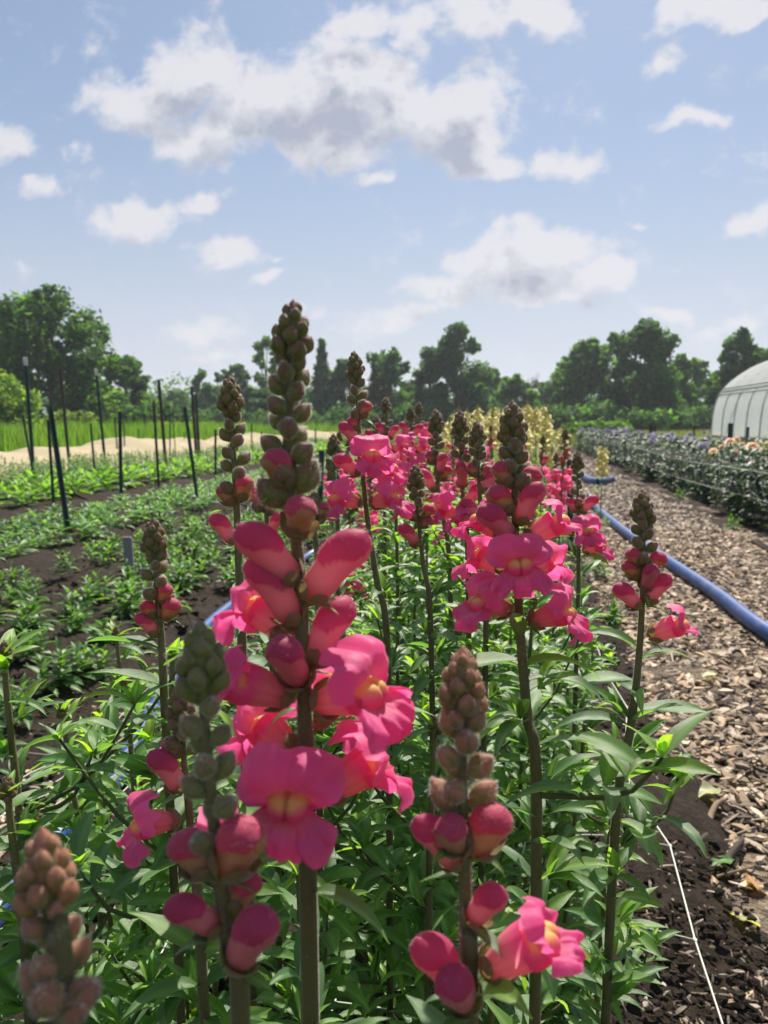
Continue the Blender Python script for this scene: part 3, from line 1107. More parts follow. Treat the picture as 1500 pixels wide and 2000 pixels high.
STK = [((98, 795), (137, 1057), .038, 'thick green metal stake leaning left, nearest of the stakes', 0, 0),
       ((94, 820), (106, 997), .028, 'dark stake directly left of the thick leaning one', 0, 0),
       ((234, 804), (237, 992), .034, 'upright dark stake at the edge of the pale green row', 0, 0),
       ((361, 795), (388, 990), .032, 'dark stake leaning left beside the slim bud spike', 0, 0),
       ((44, 811), (72, 958), .028, 'short dark stake leaning left at the far left', 0, 0),
       ((49, 698), (64, 897), .055, 'tall stake with a whitish tip at the far left', 1, 11),
       ((117, 717), (135, 902), .050, 'tall brown-tipped stake before the big left tree', 2, 12),
       ((187, 720), (205, 900), .050, 'tall stake with a white tip before the dark trees', 1, 13),
       ((177, 828), (188, 953), .026, 'short stake between the tall white-tipped one and the upright one', 0, 0),
       ((224, 815), (231, 903), .028, 'thin stake just left of the upright dark one, by the tan cover', 0, 0),
       ((241, 820), (245, 900), .028, 'thin stake just right of the upright dark one, by the tan cover', 0, 0),
       ((271, 838), (271, 894), .026, 'short thin stake against the tall grass', 0, 0),
       ((300, 783), (311, 958), .032, 'dark stake with its foot on bare soil right of the upright one', 2, 0),
       ((310, 742), (322, 884), .055, 'tall thick-topped stake before the gap in the trees', 2, 13),
       ((332, 816), (332, 899), .028, 'thin stake behind the row of feathery greens, first of two', 0, 0),
       ((338, 819), (344, 899), .020, 'thin stake behind the row of feathery greens, second of two', 0, 0),
       ((360, 844), (360, 887), .022, 'short thin stake over the tan cover near its right end', 0, 0),
       ((374, 755), (383, 882), .055, 'tall stake left of the slim bud spike, first of a pair', 2, 14),
       ((382, 770), (389, 882), .055, 'tall stake left of the slim bud spike, second of a pair', 2, 14.5),
       ((421, 839), (421, 945), .030, 'dark upright stake touching the slim bud spike', 0, 0),
       ((491, 830), (492, 885), .035, 'thin stake between the slim and the central spike', 0, 0),
       ((511, 842), (512, 885), .035, 'thin stake close to the left of the central spike', 0, 0),
       ((628, 880), (626, 945), .040, 'dark stake right of the central spike', 0, 5.5),
       ((616, 838), (617, 880), .04, 'far thin stake right of the central spike', 0, 0),
       ((150, 840), (156, 885), .022, 'thin wire-like stake leaning before the tall grass', 0, 0)]
for tp, ft, w_, lab, sty, dp in STK:
    stake(tp, ft, w_, lab, 'post_brown' if sty == 2 else 'post_green', sty == 1, deep=dp)
for tp, ft, w_, lab, dp in [((1427, 827), (1423, 905), .045, 'thick dark stake in the right bed, before the plastic tunnel', 7.6),
                            ((1461, 834), (1458, 880), .045, 'dark stake behind the thick one, before the tunnel wall', 12.5),
                            ((1356, 831), (1355, 858), .045, 'small stake left of the tunnel on the lawn', 18),
                            ((1272, 834), (1268, 885), .045, 'dark stake amid the purple flowers', 12),
                            ((1279, 832), (1278, 862), .045, 'smaller stake just behind the one amid the purple flowers', 17),
                            ((1205, 845), (1205, 885), .045, 'dark stake at the left end of the purple flowers', 14.5),
                            ((1067, 856), (1073, 956), .04, 'dark stake among the pale yellow snapdragons', 0),
                            ((1112, 898), (1116, 1078), .036, 'dark square stake beside the pink flower near the hose', 0),
                            ((1112, 848), (1113, 880), .04, 'far thin stake at the end of the yellow snapdragons', 0),
                            ((1160, 850), (1161, 880), .04, 'far thin stake left of the purple flowers', 0)]:
    stake(tp, ft, w_, lab, group='stakes by the path and the right bed', deep=dp)
# grey wooden row marker
b = gnd(256, 1141)
md = MD()
box(md, (-.022, -.008, 0), (.022, .008, .235), (.3, .3, .3))
box(md, (-.020, -.008, .235), (.014, .008, .240), (.3, .3, .3))
o = link('row_marker', flat(md.mesh('row_marker', 'old_wood')))
o.location = b
o.rotation_euler = (.03, -.03, YAW + .1)
tag(o, 'weathered grey wooden row marker standing in the seedling bed', 'row marker')


# ---------------------------------------------------------------- snapdragon plants
RIGHT = Vector((math.cos(YAW), math.sin(YAW), 0))
TOWARD = Vector((math.sin(YAW), -math.cos(YAW), 0))


def leaf_M(p, az, el, L, roll=0.0):
    return Matrix.Translation(p) @ Matrix.Rotation(az, 4, 'Z') @ Matrix.Rotation(-el, 4, 'Y') @ Matrix.Rotation(roll, 4, 'X') @ Matrix.Scale(L, 4)


def veg(path, z0, z1, shoots=4, L0=.056, L1=.034, step=.0165, dense=1.25, young_top=True, spread=1.0):
    """leaves up a stem (path: z -> point) and leafy side shoots; returns leaves [(variant, matrix)] and shoot stems"""
    leaves, stems = [], []
    z = z0
    az = R() * 6.28
    nodes = []
    while z < z1:
        f = (z - z0) / max(1e-6, z1 - z0)
        for k in range(2 if R() < .55 * dense else 1):
            a = az + k * PI + U(-.3, .3)
            L = lerp(L0, L1, f ** 1.5) * U(.8, 1.15)
            leaves.append((int(R() * 12), leaf_M(path(z), a, U(.05, .75), L, U(-.35, .35))))
        if f > .3 and R() < .6:
            a = az + U(-.4, .4)
            for k in range(4):
                leaves.append((int(R() * 16), leaf_M(path(z) + Vector((math.cos(a), math.sin(a), .5)) * .006, a + U(-1, 1), U(.4, 1.2), U(.014, .030), 0)))
        nodes.append((z, az))
        az += 2.2 + U(-.3, .3)
        z += step * U(.75, 1.25)
    for _ in range(shoots):
        zz, a = nodes[int(R() * len(nodes) * .85)]
        a += U(-.4, .4)
        p0 = path(zz)
        ln = U(.06, .15) * spread
        tilt = U(.5, 1.0)
        top = p0 + Vector((math.cos(a) * math.cos(tilt), math.sin(a) * math.cos(tilt), math.sin(tilt))) * ln
        mid = (p0 + top) / 2 + Vector((math.cos(a), math.sin(a), -.4)) * .012
        stems.append([p0, mid, top])
        for q in np.linspace(.3, 1.0, 5):
            pp = p0 * (1 - q) ** 2 + mid * 2 * q * (1 - q) + top * q * q
            for k in range(2):
                leaves.append((int(R() * 12), leaf_M(pp, a + q * 4 + k * PI + U(-.4, .4), U(.1, .8), U(.026, .045) * (1.15 - .35 * q), U(-.3, .3))))
        for k in range(5):
            leaves.append((12 + int(R() * 4), leaf_M(top, R() * 6.28, U(.5, 1.3), U(.012, .024), 0)))
    if young_top:
        for k in range(6):
            leaves.append((12 + int(R() * 4), leaf_M(path(z1), R() * 6.28, U(.4, 1.2), U(.014, .03), 0)))
    return leaves, stems


def add_foliage(root, base, leaves, stems, single=True):
    inv = Matrix.Translation(-Vector(base))
    if single:
        for k, M in leaves:
            link('leaf', LEAF_ME[k], root, inv @ M)
    else:
        md = MD()
        for k, M in leaves:
            md.merge(LEAF_MD[k], inv @ M)
        for s in stems:
            tube(md, [p - Vector(base) for p in smooth_path(s, 3)], .0012, (.10, .12, .04), 4)
        stems = []
        tag(link('foliage', md.mesh('foliage', 'leaf'), root), kind='stuff')
    for s in stems:
        md = MD()
        tube(md, [p - Vector(base) for p in smooth_path(s, 5)], [.0016, .0014, .0013, .0012, .001, .0008], (.10, .12, .04), 5)
        link('side_shoot', md.mesh('side_shoot', 'stem'), root)


def spike_auto(root, path, L, n, s0=.010, ds=(.0024, .0056), size=(.62, 1.0), el=(1.25, .62), az0=None, tip=1.0, stage2_from=.8, d0=None):
    """the closed part of a flower spike, from the tip down; path(s): point s metres below the tip; returns s reached"""
    t0, t1 = path(.03), path(0)
    up = (t1 - t0).normalized()
    link('bud_tip', pick('tip' + TONE[0]), root, frame(path(.024 * tip), up, (0, 1, .01), tip, R() * 6))
    s = s0 + .012 * tip
    az = R() * 6 if az0 is None else az0
    for i in range(n):
        f = i / max(1, n - 1)
        e = lerp(el[0], el[1], f ** .8)
        d = Vector((math.cos(az) * math.cos(e), math.sin(az) * math.cos(e), math.sin(e)))
        st = 2 if (f > stage2_from and R() < .8) else 1
        sc = lerp(size[0], size[1], f ** .7) * U(.93, 1.07) * (tip if f < .3 else 1)
        p = path(s + .006) + Vector((d.x, d.y, 0)).normalized() * .0016
        put_bud(root, st, frame(p, d, up, sc if st == 1 else sc * .92))
        s += lerp(ds[0], ds[1], f)
        az += 2.39996 + U(-.15, .15)
    return s, az


def view_dir(phi, el):
    a, e = math.radians(phi), math.radians(el)
    return (RIGHT * math.cos(a) + TOWARD * math.sin(a)) * math.cos(e) + Vector((0, 0, math.sin(e)))


def hero(label, d, stem, auto, items, r=(.0035, .0021), shoots=3, veg_top=None, single=True, tipscale=1.0, az0=None, size=(.62, 1.0), hair=1, small=(.80, .76, .88), tone='', group='pink snapdragon spikes in the bed', leaves=()):
    """one snapdragon from its place in the photograph: stem and (auto) closed buds, then each flower or bud by height and direction"""
    TONE[0] = tone
    W = [at(x, y, d) for x, y in stem]
    last = W[-1]
    base = Vector((last.x + (last.x - W[-2].x) * .4 + U(-.01, .01), last.y + U(-.01, .02), 0))
    ctrl = W + [Vector((lerp(last.x, base.x, .5), lerp(last.y, base.y, .5), last.z * .5)), base]
    full = smooth_path(ctrl, 48)
    zs = np.array([p.z for p in full])
    xs = np.array([p.x for p in full])
    ys = np.array([p.y for p in full])
    zt = zs[0]

    def byz(z):
        return Vector((np.interp(z, zs[::-1], xs[::-1]), np.interp(z, zs[::-1], ys[::-1]), z))

    q1, q2, q3 = small if isinstance(small, tuple) else (small,) * 3
    size = (size[0] * q1, size[1] * q1)
    root = empty('snapdragon', base, label, 'snapdragon', group)
    off = -Vector(base)
    loc = lambda s: byz(zt - s) + off
    sp = [p + off for p in full if p.z < zt - .018]
    link('stem', stem_mesh(sp[::-1], r[0], r[1] * .6, 900 if hair else 0), root)
    y0, y1, n = auto
    span = (at(stem[0][0], y0, d) - at(stem[0][0], y1, d)).z
    w = np.linspace(.6, 1.4, n)
    ds = span / n
    spike_auto(root, loc, span, n, s0=.0, ds=(ds * .55, ds * 1.35), size=size, tip=tipscale * (.88 if q1 > .7 else .8), az0=az0, stage2_from=1.1)
    for it in items:
        y, phi, st, sc = it[:4]
        sc *= {1: q1, 2: q2, 3: q3}.get(st, 1)
        el = it[4] if len(it) > 4 else 45
        roll = it[5] if len(it) > 5 else 0
        # the point of the stem at that height of the photograph
        zz = at(stem[0][0], y, d).z
        dv = view_dir(phi, el)
        p = byz(zz) + off + Vector((dv.x, dv.y, 0)).normalized() * .002
        if st in (4, 5):
            ped = Vector((dv.x, dv.y, .35)).normalized() * .003
            put_flower(root, frame(p + ped, dv, (0, 0, 1), sc * (.90 if d < .26 else .80), roll), st == 4)
        else:
            put_bud(root, st, frame(p, dv, (0, 0, 1), sc, roll))
        # the small bract under it
        if st >= 2:
            az = math.atan2(dv.y, dv.x)
            link('bract', LEAF_ME[int(R() * 12)], root, leaf_M(p - Vector((0, 0, .003)), az + U(-.3, .3), U(-.3, .5), U(.010, .016)))
    lv, ss = veg(byz, .12, min(veg_top or (.70 if d > .3 else .60), zt - .1), shoots + 3, young_top=False, spread=.5 if base.x > .02 else 1.0)
    for (y, phi, L, el) in leaves:
        zz = at(stem[0][0], y, d).z
        dv = view_dir(phi, 0)
        lv.append((int(R() * 12), leaf_M(byz(zz), math.atan2(dv.y, dv.x), math.radians(el), L * .85)))
    add_foliage(root, base, lv, ss, single)
    TONE[0] = ''
    return root, base


HERO_BASES = []


def H(*a, **k):
    o, b = hero(*a, **k)
    HERO_BASES.append(b)
    return o


# the tall spike in the middle
H('tall central pink snapdragon in front, tip rising highest into the sky', .25,
  [(573, 590), (566, 760), (562, 900), (575, 1020), (587, 1150), (594, 1350), (600, 1560), (603, 1800)], (600, 885, 21),
  [(950, 128, 2, 1.15, 62), (965, 8, 1, 1.35, 60), (992, 168, 1, 1.4, 48), (1045, 70, 2, 1.30, 58),
   (1135, 150, 3, .98, 48), (1170, 8, 3, 1.08, 50), (1215, 172, 3, .95, 58), (1325, 112, 3, 1.06, 48), (1300, -30, 3, 1.0, 55),
   (1255, 212, 5, .90, 30), (1365, 158, 4, 1.0, 26), (1375, 28, 5, 1.05, 24), (1515, 97, 5, 1.0, 10), (1565, -22, 5, 1.0, 26), (1490, 222, 5, .95, 18), (1430, -70, 5, .9, 20)],
  r=(.0037, .0024), leaves=[(1660, 150, .03, 10), (1740, 30, .04, 0)], az0=.4)
# the near spike left of it
H('close pale green snapdragon bud spike just left of the central one', .205,
  [(392, 1215), (398, 1380), (412, 1550), (432, 1740), (452, 1880), (470, 2000)], (1225, 1590, 15),
  [(1700, 168, 2, 1.25, 52), (1700, 20, 2, 1.55, 62), (1810, 160, 3, .85, 40), (1870, 40, 3, 1.02, 55), (1790, -40, 2, 1.0, 50)], r=(.0034, .0022), az0=2.2, tipscale=1.0, size=(.7, 1.02), small=(.76, .74, .80), tone='g')
# the near spike right of the middle
H('close snapdragon spike right of the central one, plump pink buds low on it', .225,
  [(903, 1268), (903, 1400), (904, 1550), (908, 1700), (912, 1850), (918, 2000)], (1275, 1530, 15),
  [(1585, 195, 1, 1.1, 50), (1650, 130, 2, 1.2, 55), (1690, 175, 3, .80, 52), (1660, 12, 2, 1.45, 58), (1790, 40, 3, .86, 55), (1930, 165, 3, .98, 55),
   (1940, 120, 3, 1.05, 50), (1890, 12, 4, 1.0, 42)], r=(.0033, .0021), leaves=[(1990, 60, .045, 70), (1975, -40, .04, 20), (1985, 130, .03, 0)], az0=1.0, size=(.62, 1.0), small=(.88, .74, .80), tone='r')
# the blurred one in the lower left corner
H('closest snapdragon bud spike in the lower left corner, brown and still closed', .165,
  [(85, 1622), (92, 1740), (104, 1860), (116, 1940), (128, 2030)], (1635, 1880, 11),
  [(1930, 172, 1, 1.2, 50), (1945, 100, 1, 1.3, 55), (1955, 18, 1, 1.25, 48)], r=(.0034, .0024), az0=.8, size=(.72, 1.05), small=(.66, .6, .7), tone='r')
# right of centre, in full flower
H('tall pink snapdragon right of centre with an open ring of flowers', .355,
  [(1000, 785), (1003, 900), (1005, 1000), (1010, 1120), (1017, 1250), (1030, 1400), (1048, 1600)], (792, 905, 15),
  [(950, 170, 2, 1.1, 60), (955, 5, 2, 1.1, 45), (1000, 165, 2, 1.3, 50), (1020, 35, 3, .92, 62), (1050, 150, 3, .95, 40), (1055, 190, 5, .85, 35),
   (1060, 12, 4, 1.0, 35), (1105, 97, 5, 1.0, 14, .12), (1195, 160, 5, .98, 20), (1215, 25, 5, .98, 22), (1120, 215, 5, .95, 20), (1130, -40, 5, .95, 20)],
  r=(.0035, .0021), leaves=[(1290, 170, .045, 5), (1330, 10, .05, 10), (1400, 160, .05, 0), (1450, 30, .055, 20)], az0=3.0)
H('snapdragon spike with one open flower beside the wood chip path', .44,
  [(1253, 958), (1256, 1060), (1254, 1180), (1246, 1300), (1232, 1420), (1200, 1640)], (966, 1075, 14),
  [(1105, 175, 2, 1.0, 55), (1110, 15, 2, 1.1, 42), (1130, 190, 2, 1.1, 50), (1150, 80, 3, .80, 60), (1185, 168, 3, .95, 42), (1175, 20, 3, .95, 55), (1245, 20, 4, 1.05, 30)],
  r=(.0035, .0022), shoots=-1, leaves=[(1270, 200, .045, 20), (1290, 10, .035, 30), (1330, 170, .05, 10), (1390, 15, .05, 10), (1420, 190, .06, 0), (1480, 10, .05, 10)], az0=1.2)
H('snapdragon bud spike with pink lower buds left of the flowers, over dark soil', .42,
  [(300, 1013), (303, 1090), (308, 1170), (316, 1260), (325, 1440)], (1020, 1150, 13),
  [(1175, 20, 2, .95, 60), (1205, 165, 2, .95, 55), (1205, 15, 2, 1.15, 45), (1240, 170, 3, .75, 50)], r=(.0033, .0021), leaves=[(1270, 170, .05, 20), (1300, 20, .04, 30), (1340, 170, .05, 10)])
H('slim snapdragon bud spike left of the tall central spike', .40,
  [(449, 737), (454, 850), (461, 960), (466, 1080), (474, 1300)], (745, 935, 17),
  [(975, 30, 2, 1.15, 62), (985, 165, 2, 1.0, 58), (1060, 165, 3, .80, 55)], r=(.0034, .002))
H('pink snapdragon standing tall above the flowers behind the central one', .56,
  [(692, 687), (698, 780), (704, 870), (716, 1000), (735, 1130), (758, 1300)], (692, 795, 13),
  [(815, 25, 2, 1.1, 60), (840, 165, 2, .9, 60), (865, 168, 3, .9, 50), (925, 172, 3, 1.05, 35), (900, 70, 5, 1.12, 15), (985, 150, 5, 1.15, 15), (985, 30, 5, 1.15, 18), (930, 10, 5, 1.0, 20)],
  r=(.0033, .002), leaves=[(1040, 30, .03, 30)])
H('snapdragon spike hidden behind the near left one, flower facing left', .34,
  [(352, 1340), (356, 1440), (366, 1550), (380, 1700), (392, 1850)], (1345, 1420, 8),
  [(1475, 165, 2, .85, 55), (1540, 160, 3, .85, 58), (1600, 150, 5, .95, 10), (1615, 40, 5, .9, 10)], r=(.0033, .0021))
mid = [
    ((812, 908), (815, 990), (826, 1100), (842, 1250), .60, (912, 985, 11), [(1015, 170, 2, .9, 50), (1012, 10, 2, 1.2, 45), (1030, 20, 2, .9, 50), (1065, 165, 3, .9, 48)], 'snapdragon bud spike amid pink flowers, its lowest buds magenta'),
    ((852, 800), (852, 880), (858, 980), (880, 1150), .66, (806, 890, 13), [(905, 170, 2, 1.0, 58), (925, 60, 3, .8, 60), (935, 10, 2, 1.2, 50), (960, 200, 3, .9, 50)], 'snapdragon bud spike third from the tall one, before dark trees'),
    ((898, 803), (900, 880), (905, 980), (915, 1150), .62, (810, 880, 12), [(900, 10, 2, .9, 55), (950, 100, 3, .9, 58), (1010, 165, 5, 1.1, 25), (985, 30, 3, 1.0, 50)], 'snapdragon spike with a coral flower left of the open ring'),
    ((932, 823), (934, 900), (938, 980), (950, 1150), .60, (829, 905, 12), [(930, 170, 2, 1.0, 60), (935, 15, 2, 1.1, 50), (960, 20, 3, .95, 55), (1010, 160, 3, 1.0, 40), (1030, 190, 5, 1.0, 25)], 'shorter snapdragon bud spike touching the open ring of flowers'),
    ((1128, 882), (1128, 960), (1130, 1030), (1128, 1200), .80, (887, 975, 11), [(990, 100, 2, 1.0, 55), (1000, 170, 3, .85, 55), (1000, 10, 3, .95, 45), (1040, 85, 5, 1.2, 15), (1045, 200, 5, 1.0, 20), (1075, 30, 5, 1.1, 20)], 'pink snapdragon by the dark stake and the blue hose'),
    ((753, 776), (755, 840), (760, 900), (775, 1050), .95, (780, 840, 10), [(850, 160, 3, .9, 50), (855, 20, 3, .9, 50), (880, 30, 5, 1.1, 20), (900, 150, 5, 1.1, 20), (930, 60, 5, 1.1, 15)], 'pink snapdragon right of the tall slim one, behind its flowers'),
    ((735, 812), (737, 860), (742, 900), (752, 1050), 1.05, (815, 850, 9), [(865, 160, 3, .9, 50), (880, 100, 5, 1.1, 20), (910, 20, 5, 1.1, 20)], 'small pink snapdragon half hidden by the slim tall one'),
    ((802, 793), (803, 840), (806, 890), (812, 1020), 1.15, (797, 835, 9), [(850, 160, 3, 1, 50), (852, 20, 3, 1, 50), (870, 120, 5, 1.15, 20), (880, 30, 5, 1.15, 20), (900, 170, 5, 1.1, 20), (915, 70, 5, 1.1, 15)], 'pink snapdragon in the far clump, left of two tips'),
    ((818, 785), (819, 840), (822, 890), (826, 1020), 1.3, (790, 830, 9), [(845, 20, 3, 1, 50), (860, 60, 5, 1.2, 20), (872, 170, 5, 1.15, 20), (890, 20, 5, 1.1, 20), (905, 110, 5, 1.1, 20)], 'pink snapdragon in the far clump, right of two tips'),
    ((652, 848), (652, 900), (654, 950), (660, 1060), .75, (852, 905, 9), [(920, 170, 1, 1, 50)], 'short closed bud spike left of the first pink flowers'),
    ((650, 905), (652, 940), (655, 980), (662, 1100), .80, (909, 940, 7), [(952, 15, 2, .9, 50)], 'lower closed bud spike left of the first pink flowers'),
    ((612, 960), (614, 1010), (616, 1060), (622, 1200), .50, (965, 1000, 7), [(1010, 10, 2, .95, 55), (1085, 20, 2, 1.1, 55)], 'bud spike showing behind the central stem'),
    ((515, 930), (518, 980), (522, 1030), (530, 1180), .52, (935, 965, 7), [(990, 150, 3, .7, 55), (1000, 30, 3, .75, 55), (1040, 40, 3, .8, 50)], 'pink bud spike peeping between the slim and central spikes')]
for m in mid:
    H(m[7], m[4], list(m[:4]), m[5], m[6], r=(.0033, .0021), shoots=4, hair=1)
# short leafy stems that only carry a tip bud yet, along the left edge
short = [((8, 1255), (12, 1340), (22, 1440), (45, 1680), .46, 'short stem with a closed tip bud cut by the left edge'),
         ((226, 1226), (232, 1290), (243, 1370), (258, 1480), .74, 'short stem with one closed tip bud against the dark soil'),
         ((122, 1372), (128, 1440), (142, 1540), (160, 1680), .60, 'leafy short stem with a pointed tip bud over the blue hose'),
         ((190, 1384), (197, 1460), (205, 1560), (212, 1700), .64, 'leafy short stem with a tiny tip bud right of its twin'),
         ((14, 1520), (20, 1600), (32, 1700), (48, 1850), .40, 'short stem with a rounded tip bud low at the left edge'),
         ((75, 1592), (82, 1660), (92, 1760), (104, 1900), .42, 'short stem with a tip bud just above the corner spike'),
         ((252, 1400), (256, 1470), (264, 1560), (276, 1680), .56, 'leafy short stem with a small bud left of the pink flower'),
         ((339, 1255), (336, 1320), (338, 1400), (346, 1500), .50, 'short leafy shoot with a small bud beside the left bud spike'),
         ((850, 1402), (846, 1480), (842, 1580), (838, 1720), .50, 'leafy stem with a small tip bud left of the near right spike')]
for m in short:
    stem = list(m[:4])
    d = m[4]
    W = [at(x, y, d) for x, y in stem]
    base = Vector((W[-1].x, W[-1].y + .01, 0))
    full = smooth_path(W + [Vector((W[-1].x, W[-1].y, W[-1].z * .5)), base], 30)
    zs = np.array([p.z for p in full])
    byz = lambda z: Vector((np.interp(z, zs[::-1], [p.x for p in full][::-1]), np.interp(z, zs[::-1], [p.y for p in full][::-1]), z))
    root = empty('snapdragon', base, m[5], 'snapdragon', 'short snapdragon stems at the left of the bed')
    link('stem', stem_mesh([p - base for p in full][::-1], .0030, .0017, 300), root)
    link('bud_tip', pick('tip' + TONE[0]), root, frame(W[0] - base - Vector((0, 0, .014)), (0, 0, 1), (0, 1, 0), .62, R() * 6))
    lv, ss = veg(byz, .10, W[0].z - .010, 5, .056, .030, .017)
    add_foliage(root, base, lv, ss)
    HERO_BASES.append(base)


# ---------------------------------------------------------------- the rest of the snapdragon bed
def straight(base, top):
    base, top = Vector(base), Vector(top)
    bend = Vector((U(-.012, .012), U(-.012, .012), 0))

    def f(z):
        q = min(1, max(0, (z - base.z) / (top.z - base.z)))
        return base.lerp(top, q) + bend * math.sin(PI * q)
    return f


def filler(x, y, h, shoots, single, bloom=None, label=None, group=None):
    base = Vector((x, y, 0))
    top = Vector((x + U(-.03, .03), y + U(-.02, .03), h))
    f = straight(base, top)
    root = empty('snapdragon', base, label, 'snapdragon', group)
    if bloom:
        hb = h - U(.18, .24)
    else:
        hb = h - .012
    pts = [f(z) - base for z in np.linspace(0, h - .018, 9)]
    link('stem', stem_mesh(pts, .0034, .0016, 0, n=7), root)
    lv, ss = veg(f, .14, hb, shoots, U(.052, .064) * (.85 if x > .03 else 1), .042, .017, spread=.5 if x > .03 else 1.0)
    add_foliage(root, base, lv, ss, single)
    loc = lambda s: f(h - s) - base
    if bloom:
        s, az = spike_auto(root, loc, .08, 9, s0=0, ds=(.003, .0085), tip=1.1)
        for k in range(3):
            az += 2.4
            put_bud(root, 2 if k < 2 else 3, frame(loc(s + .004), view_dir(math.degrees(az), 48), (0, 0, 1), 1.1))
            s += .008
        for k in range(5 if bloom > 1 else 2):
            az += 2.2
            put_flower(root, frame(loc(s + .012), view_dir(math.degrees(az), 18), (0, 0, 1), .95), k == 0)
            s += .012
    else:
        link('bud_tip', pick('tip'), root, frame(Vector((0, 0, 0)) + loc(.014), (0, 0, 1), (0, 1, 0), .5, R() * 6))
    return root


FILL = []
y = .24
row = 0
while y < 3.6:
    for i, x in enumerate((-.47, -.35, -.23, -.11, .0, .085)):
        xx, yv = x + U(-.03, .03), y + U(-.03, .03)
        if min([(Vector((xx, yv, 0)) - b).length for b in HERO_BASES] + [9]) < .045:
            continue
        if xx < -.38 and .62 < yv < 1.15 and R() < .6:
            continue        # the thin edge where the hose shows through
        FILL.append((xx, yv, i))
    y += .115
    row += 1
LAB_VEG = 'leafy green snapdragon not yet in flower, in the middle bed'
LAB_BLM = 'pink snapdragon in the crowded far part of the middle bed'
for xx, yv, i in FILL:
    near = yv < 1.35
    left = xx < -.36
    h = U(.54, .67) if not left else U(.40, .50)
    if xx > .05:
        h -= .06
    if yv < .5:
        h = U(.47, .54)
        if xx > .06:
            continue
    bloom = None
    if yv > .95 and R() < (.16 if yv < 1.6 else .3) and not (left and yv < 1.7) and not (-.1 < xx < .05 and yv < 1.5):
        bloom = 2 if R() < .6 else 1
        h = U(.66, .79)
    filler(xx, yv, h, 7 if yv < 1.2 else 6, near, bloom, LAB_BLM if bloom else LAB_VEG, 'pink snapdragon spikes in the bed' if bloom else 'leafy snapdragons filling the bed')

# pale yellow snapdragons further up the same bed
YL, YD = (.76, .70, .35), (.88, .70, .20)


def yellow_md(rng):
    """a whole spike of small pale yellow flowers, about 0.3 m, its tip at the origin"""
    md = MD()
    up_ = [upper_lip_md(rng, YL, 1.0, 15, 5).arrays() for _ in range(2)]
    lo_ = [lower_lip_md(rng, YL, 1.0, 17, 5).arrays() for _ in range(2)]
    tb_ = tube_md(rng, (.70, .68, .30), YL, (.95, .62, .08)).arrays()
    md.merge(bud_tip_md(rng, .05, .006, 10, (.20, .26, .07), (.45, .45, .18), 0), Matrix.Translation((0, 0, -.05)))
    s, az = .03, rng.random() * 6
    n = int(rng.integers(20, 27))
    for k in range(n):
        f = k / n
        az += 2.4
        el = lerp(1.0, .25, f)
        d = (math.cos(az) * math.cos(el), math.sin(az) * math.cos(el), math.sin(el))
        if f < .35:
            md.merge(ovoid(rng, .014, .0052, 7, 8, .2, (.25, .30, .08), (.72, .70, .30), .03, 0), frame((d[0] * .002, d[1] * .002, -s), d))
            s += .005
        else:
            M = frame((d[0] * .003, d[1] * .003, -s), d, (0, 0, 1), lerp(1.0, 1.25, f))
            md.merge(tb_, M)
            md.merge(up_[k % 2], M)
            md.merge(lo_[k % 2], M)
            s += .011
    return md, s


YS = []
for k in range(4):
    m_, s_ = yellow_md(np.random.default_rng(70 + k))
    YS.append((m_.mesh('flower_spike', 'petal'), s_))
FOL = []
for k in range(5):
    f = straight((0, 0, 0), (0, 0, .62))
    lv, ss = veg(f, .10, .52, 4, .062, .045, .026)
    md = MD()
    for kk, M in lv:
        md.merge(LEAF_MD[kk], M)
    FOL.append(md.mesh('foliage', 'far_leaf'))
stm = MD()
tube(stm, [(0, 0, 0), (0, 0, .4), (0, 0, .85)], [.0035, .003, .0018], (.09, .13, .05), 6)
STM = stm.mesh('stem', 'stem')
cnt = 0
y = 3.75
while y < 17:
    for x in (-.42, -.25, -.08, .09, .22):
        if R() < .68:
            xx, yv = x + U(-.05, .05), y + U(-.06, .06)
            h = U(.78, .98) * (1 if y > 4.6 else .92)
            root = empty('snapdragon', (xx, yv, 0), 'pale yellow snapdragon in the far part of the middle bed', 'snapdragon', 'pale yellow snapdragons')
            root.rotation_euler = (U(-.05, .05), U(-.05, .05), U(0, 6))
            link('stem', STM, root, Matrix.Diagonal((1, 1, h / .86, 1)))
            tag(link('foliage', FOL[int(R() * 5)], root, Matrix.Scale(U(.95, 1.12), 4)), kind='stuff')
            link('flower_spike', YS[int(R() * 4)][0], root, Matrix.Translation((0, 0, h)))
            cnt += 1
    y += lerp(.17, .42, min(1, (y - 3.75) / 8))
# the two that lean out over the path
for px, ty, d, lab in ((1178, 858, 4.6, 'pale yellow snapdragon leaning out over the wood chip path'), (1078, 868, 4.2, 'pale yellow snapdragon just left of the dark stakes')):
    p = at(px, ty, d)
    root = empty('snapdragon', (p.x, p.y, 0), lab, 'snapdragon', 'pale yellow snapdragons')
    link('stem', STM, root, Matrix.Diagonal((1, 1, p.z / .86, 1)))
    tag(link('foliage', FOL[0], root, Matrix.Scale(.85, 4)), kind='stuff')
    link('flower_spike', YS[1][0], root, Matrix.Translation((0, 0, p.z)))


# ---------------------------------------------------------------- young plants in the left beds
def rosette(n, L, W, el, cols, droop, levels=3, hgt=.05, seed=0):
    """a young plant: tiers of leaves round a short stem; returns single leaves and the joined mesh"""
    out_ = []
    az = 0
    for k in range(n):
        f = k / n
        az += 2.39996
        z = hgt * f
        l = L * lerp(1, .45, f ** 1.4) * U(.8, 1.2)
        out_.append((int(R() * 5), leaf_M(Vector((0, 0, z + .01)), az, lerp(el[0], el[1], f) + U(-.2, .2), l, U(-.3, .3))))
    return out_


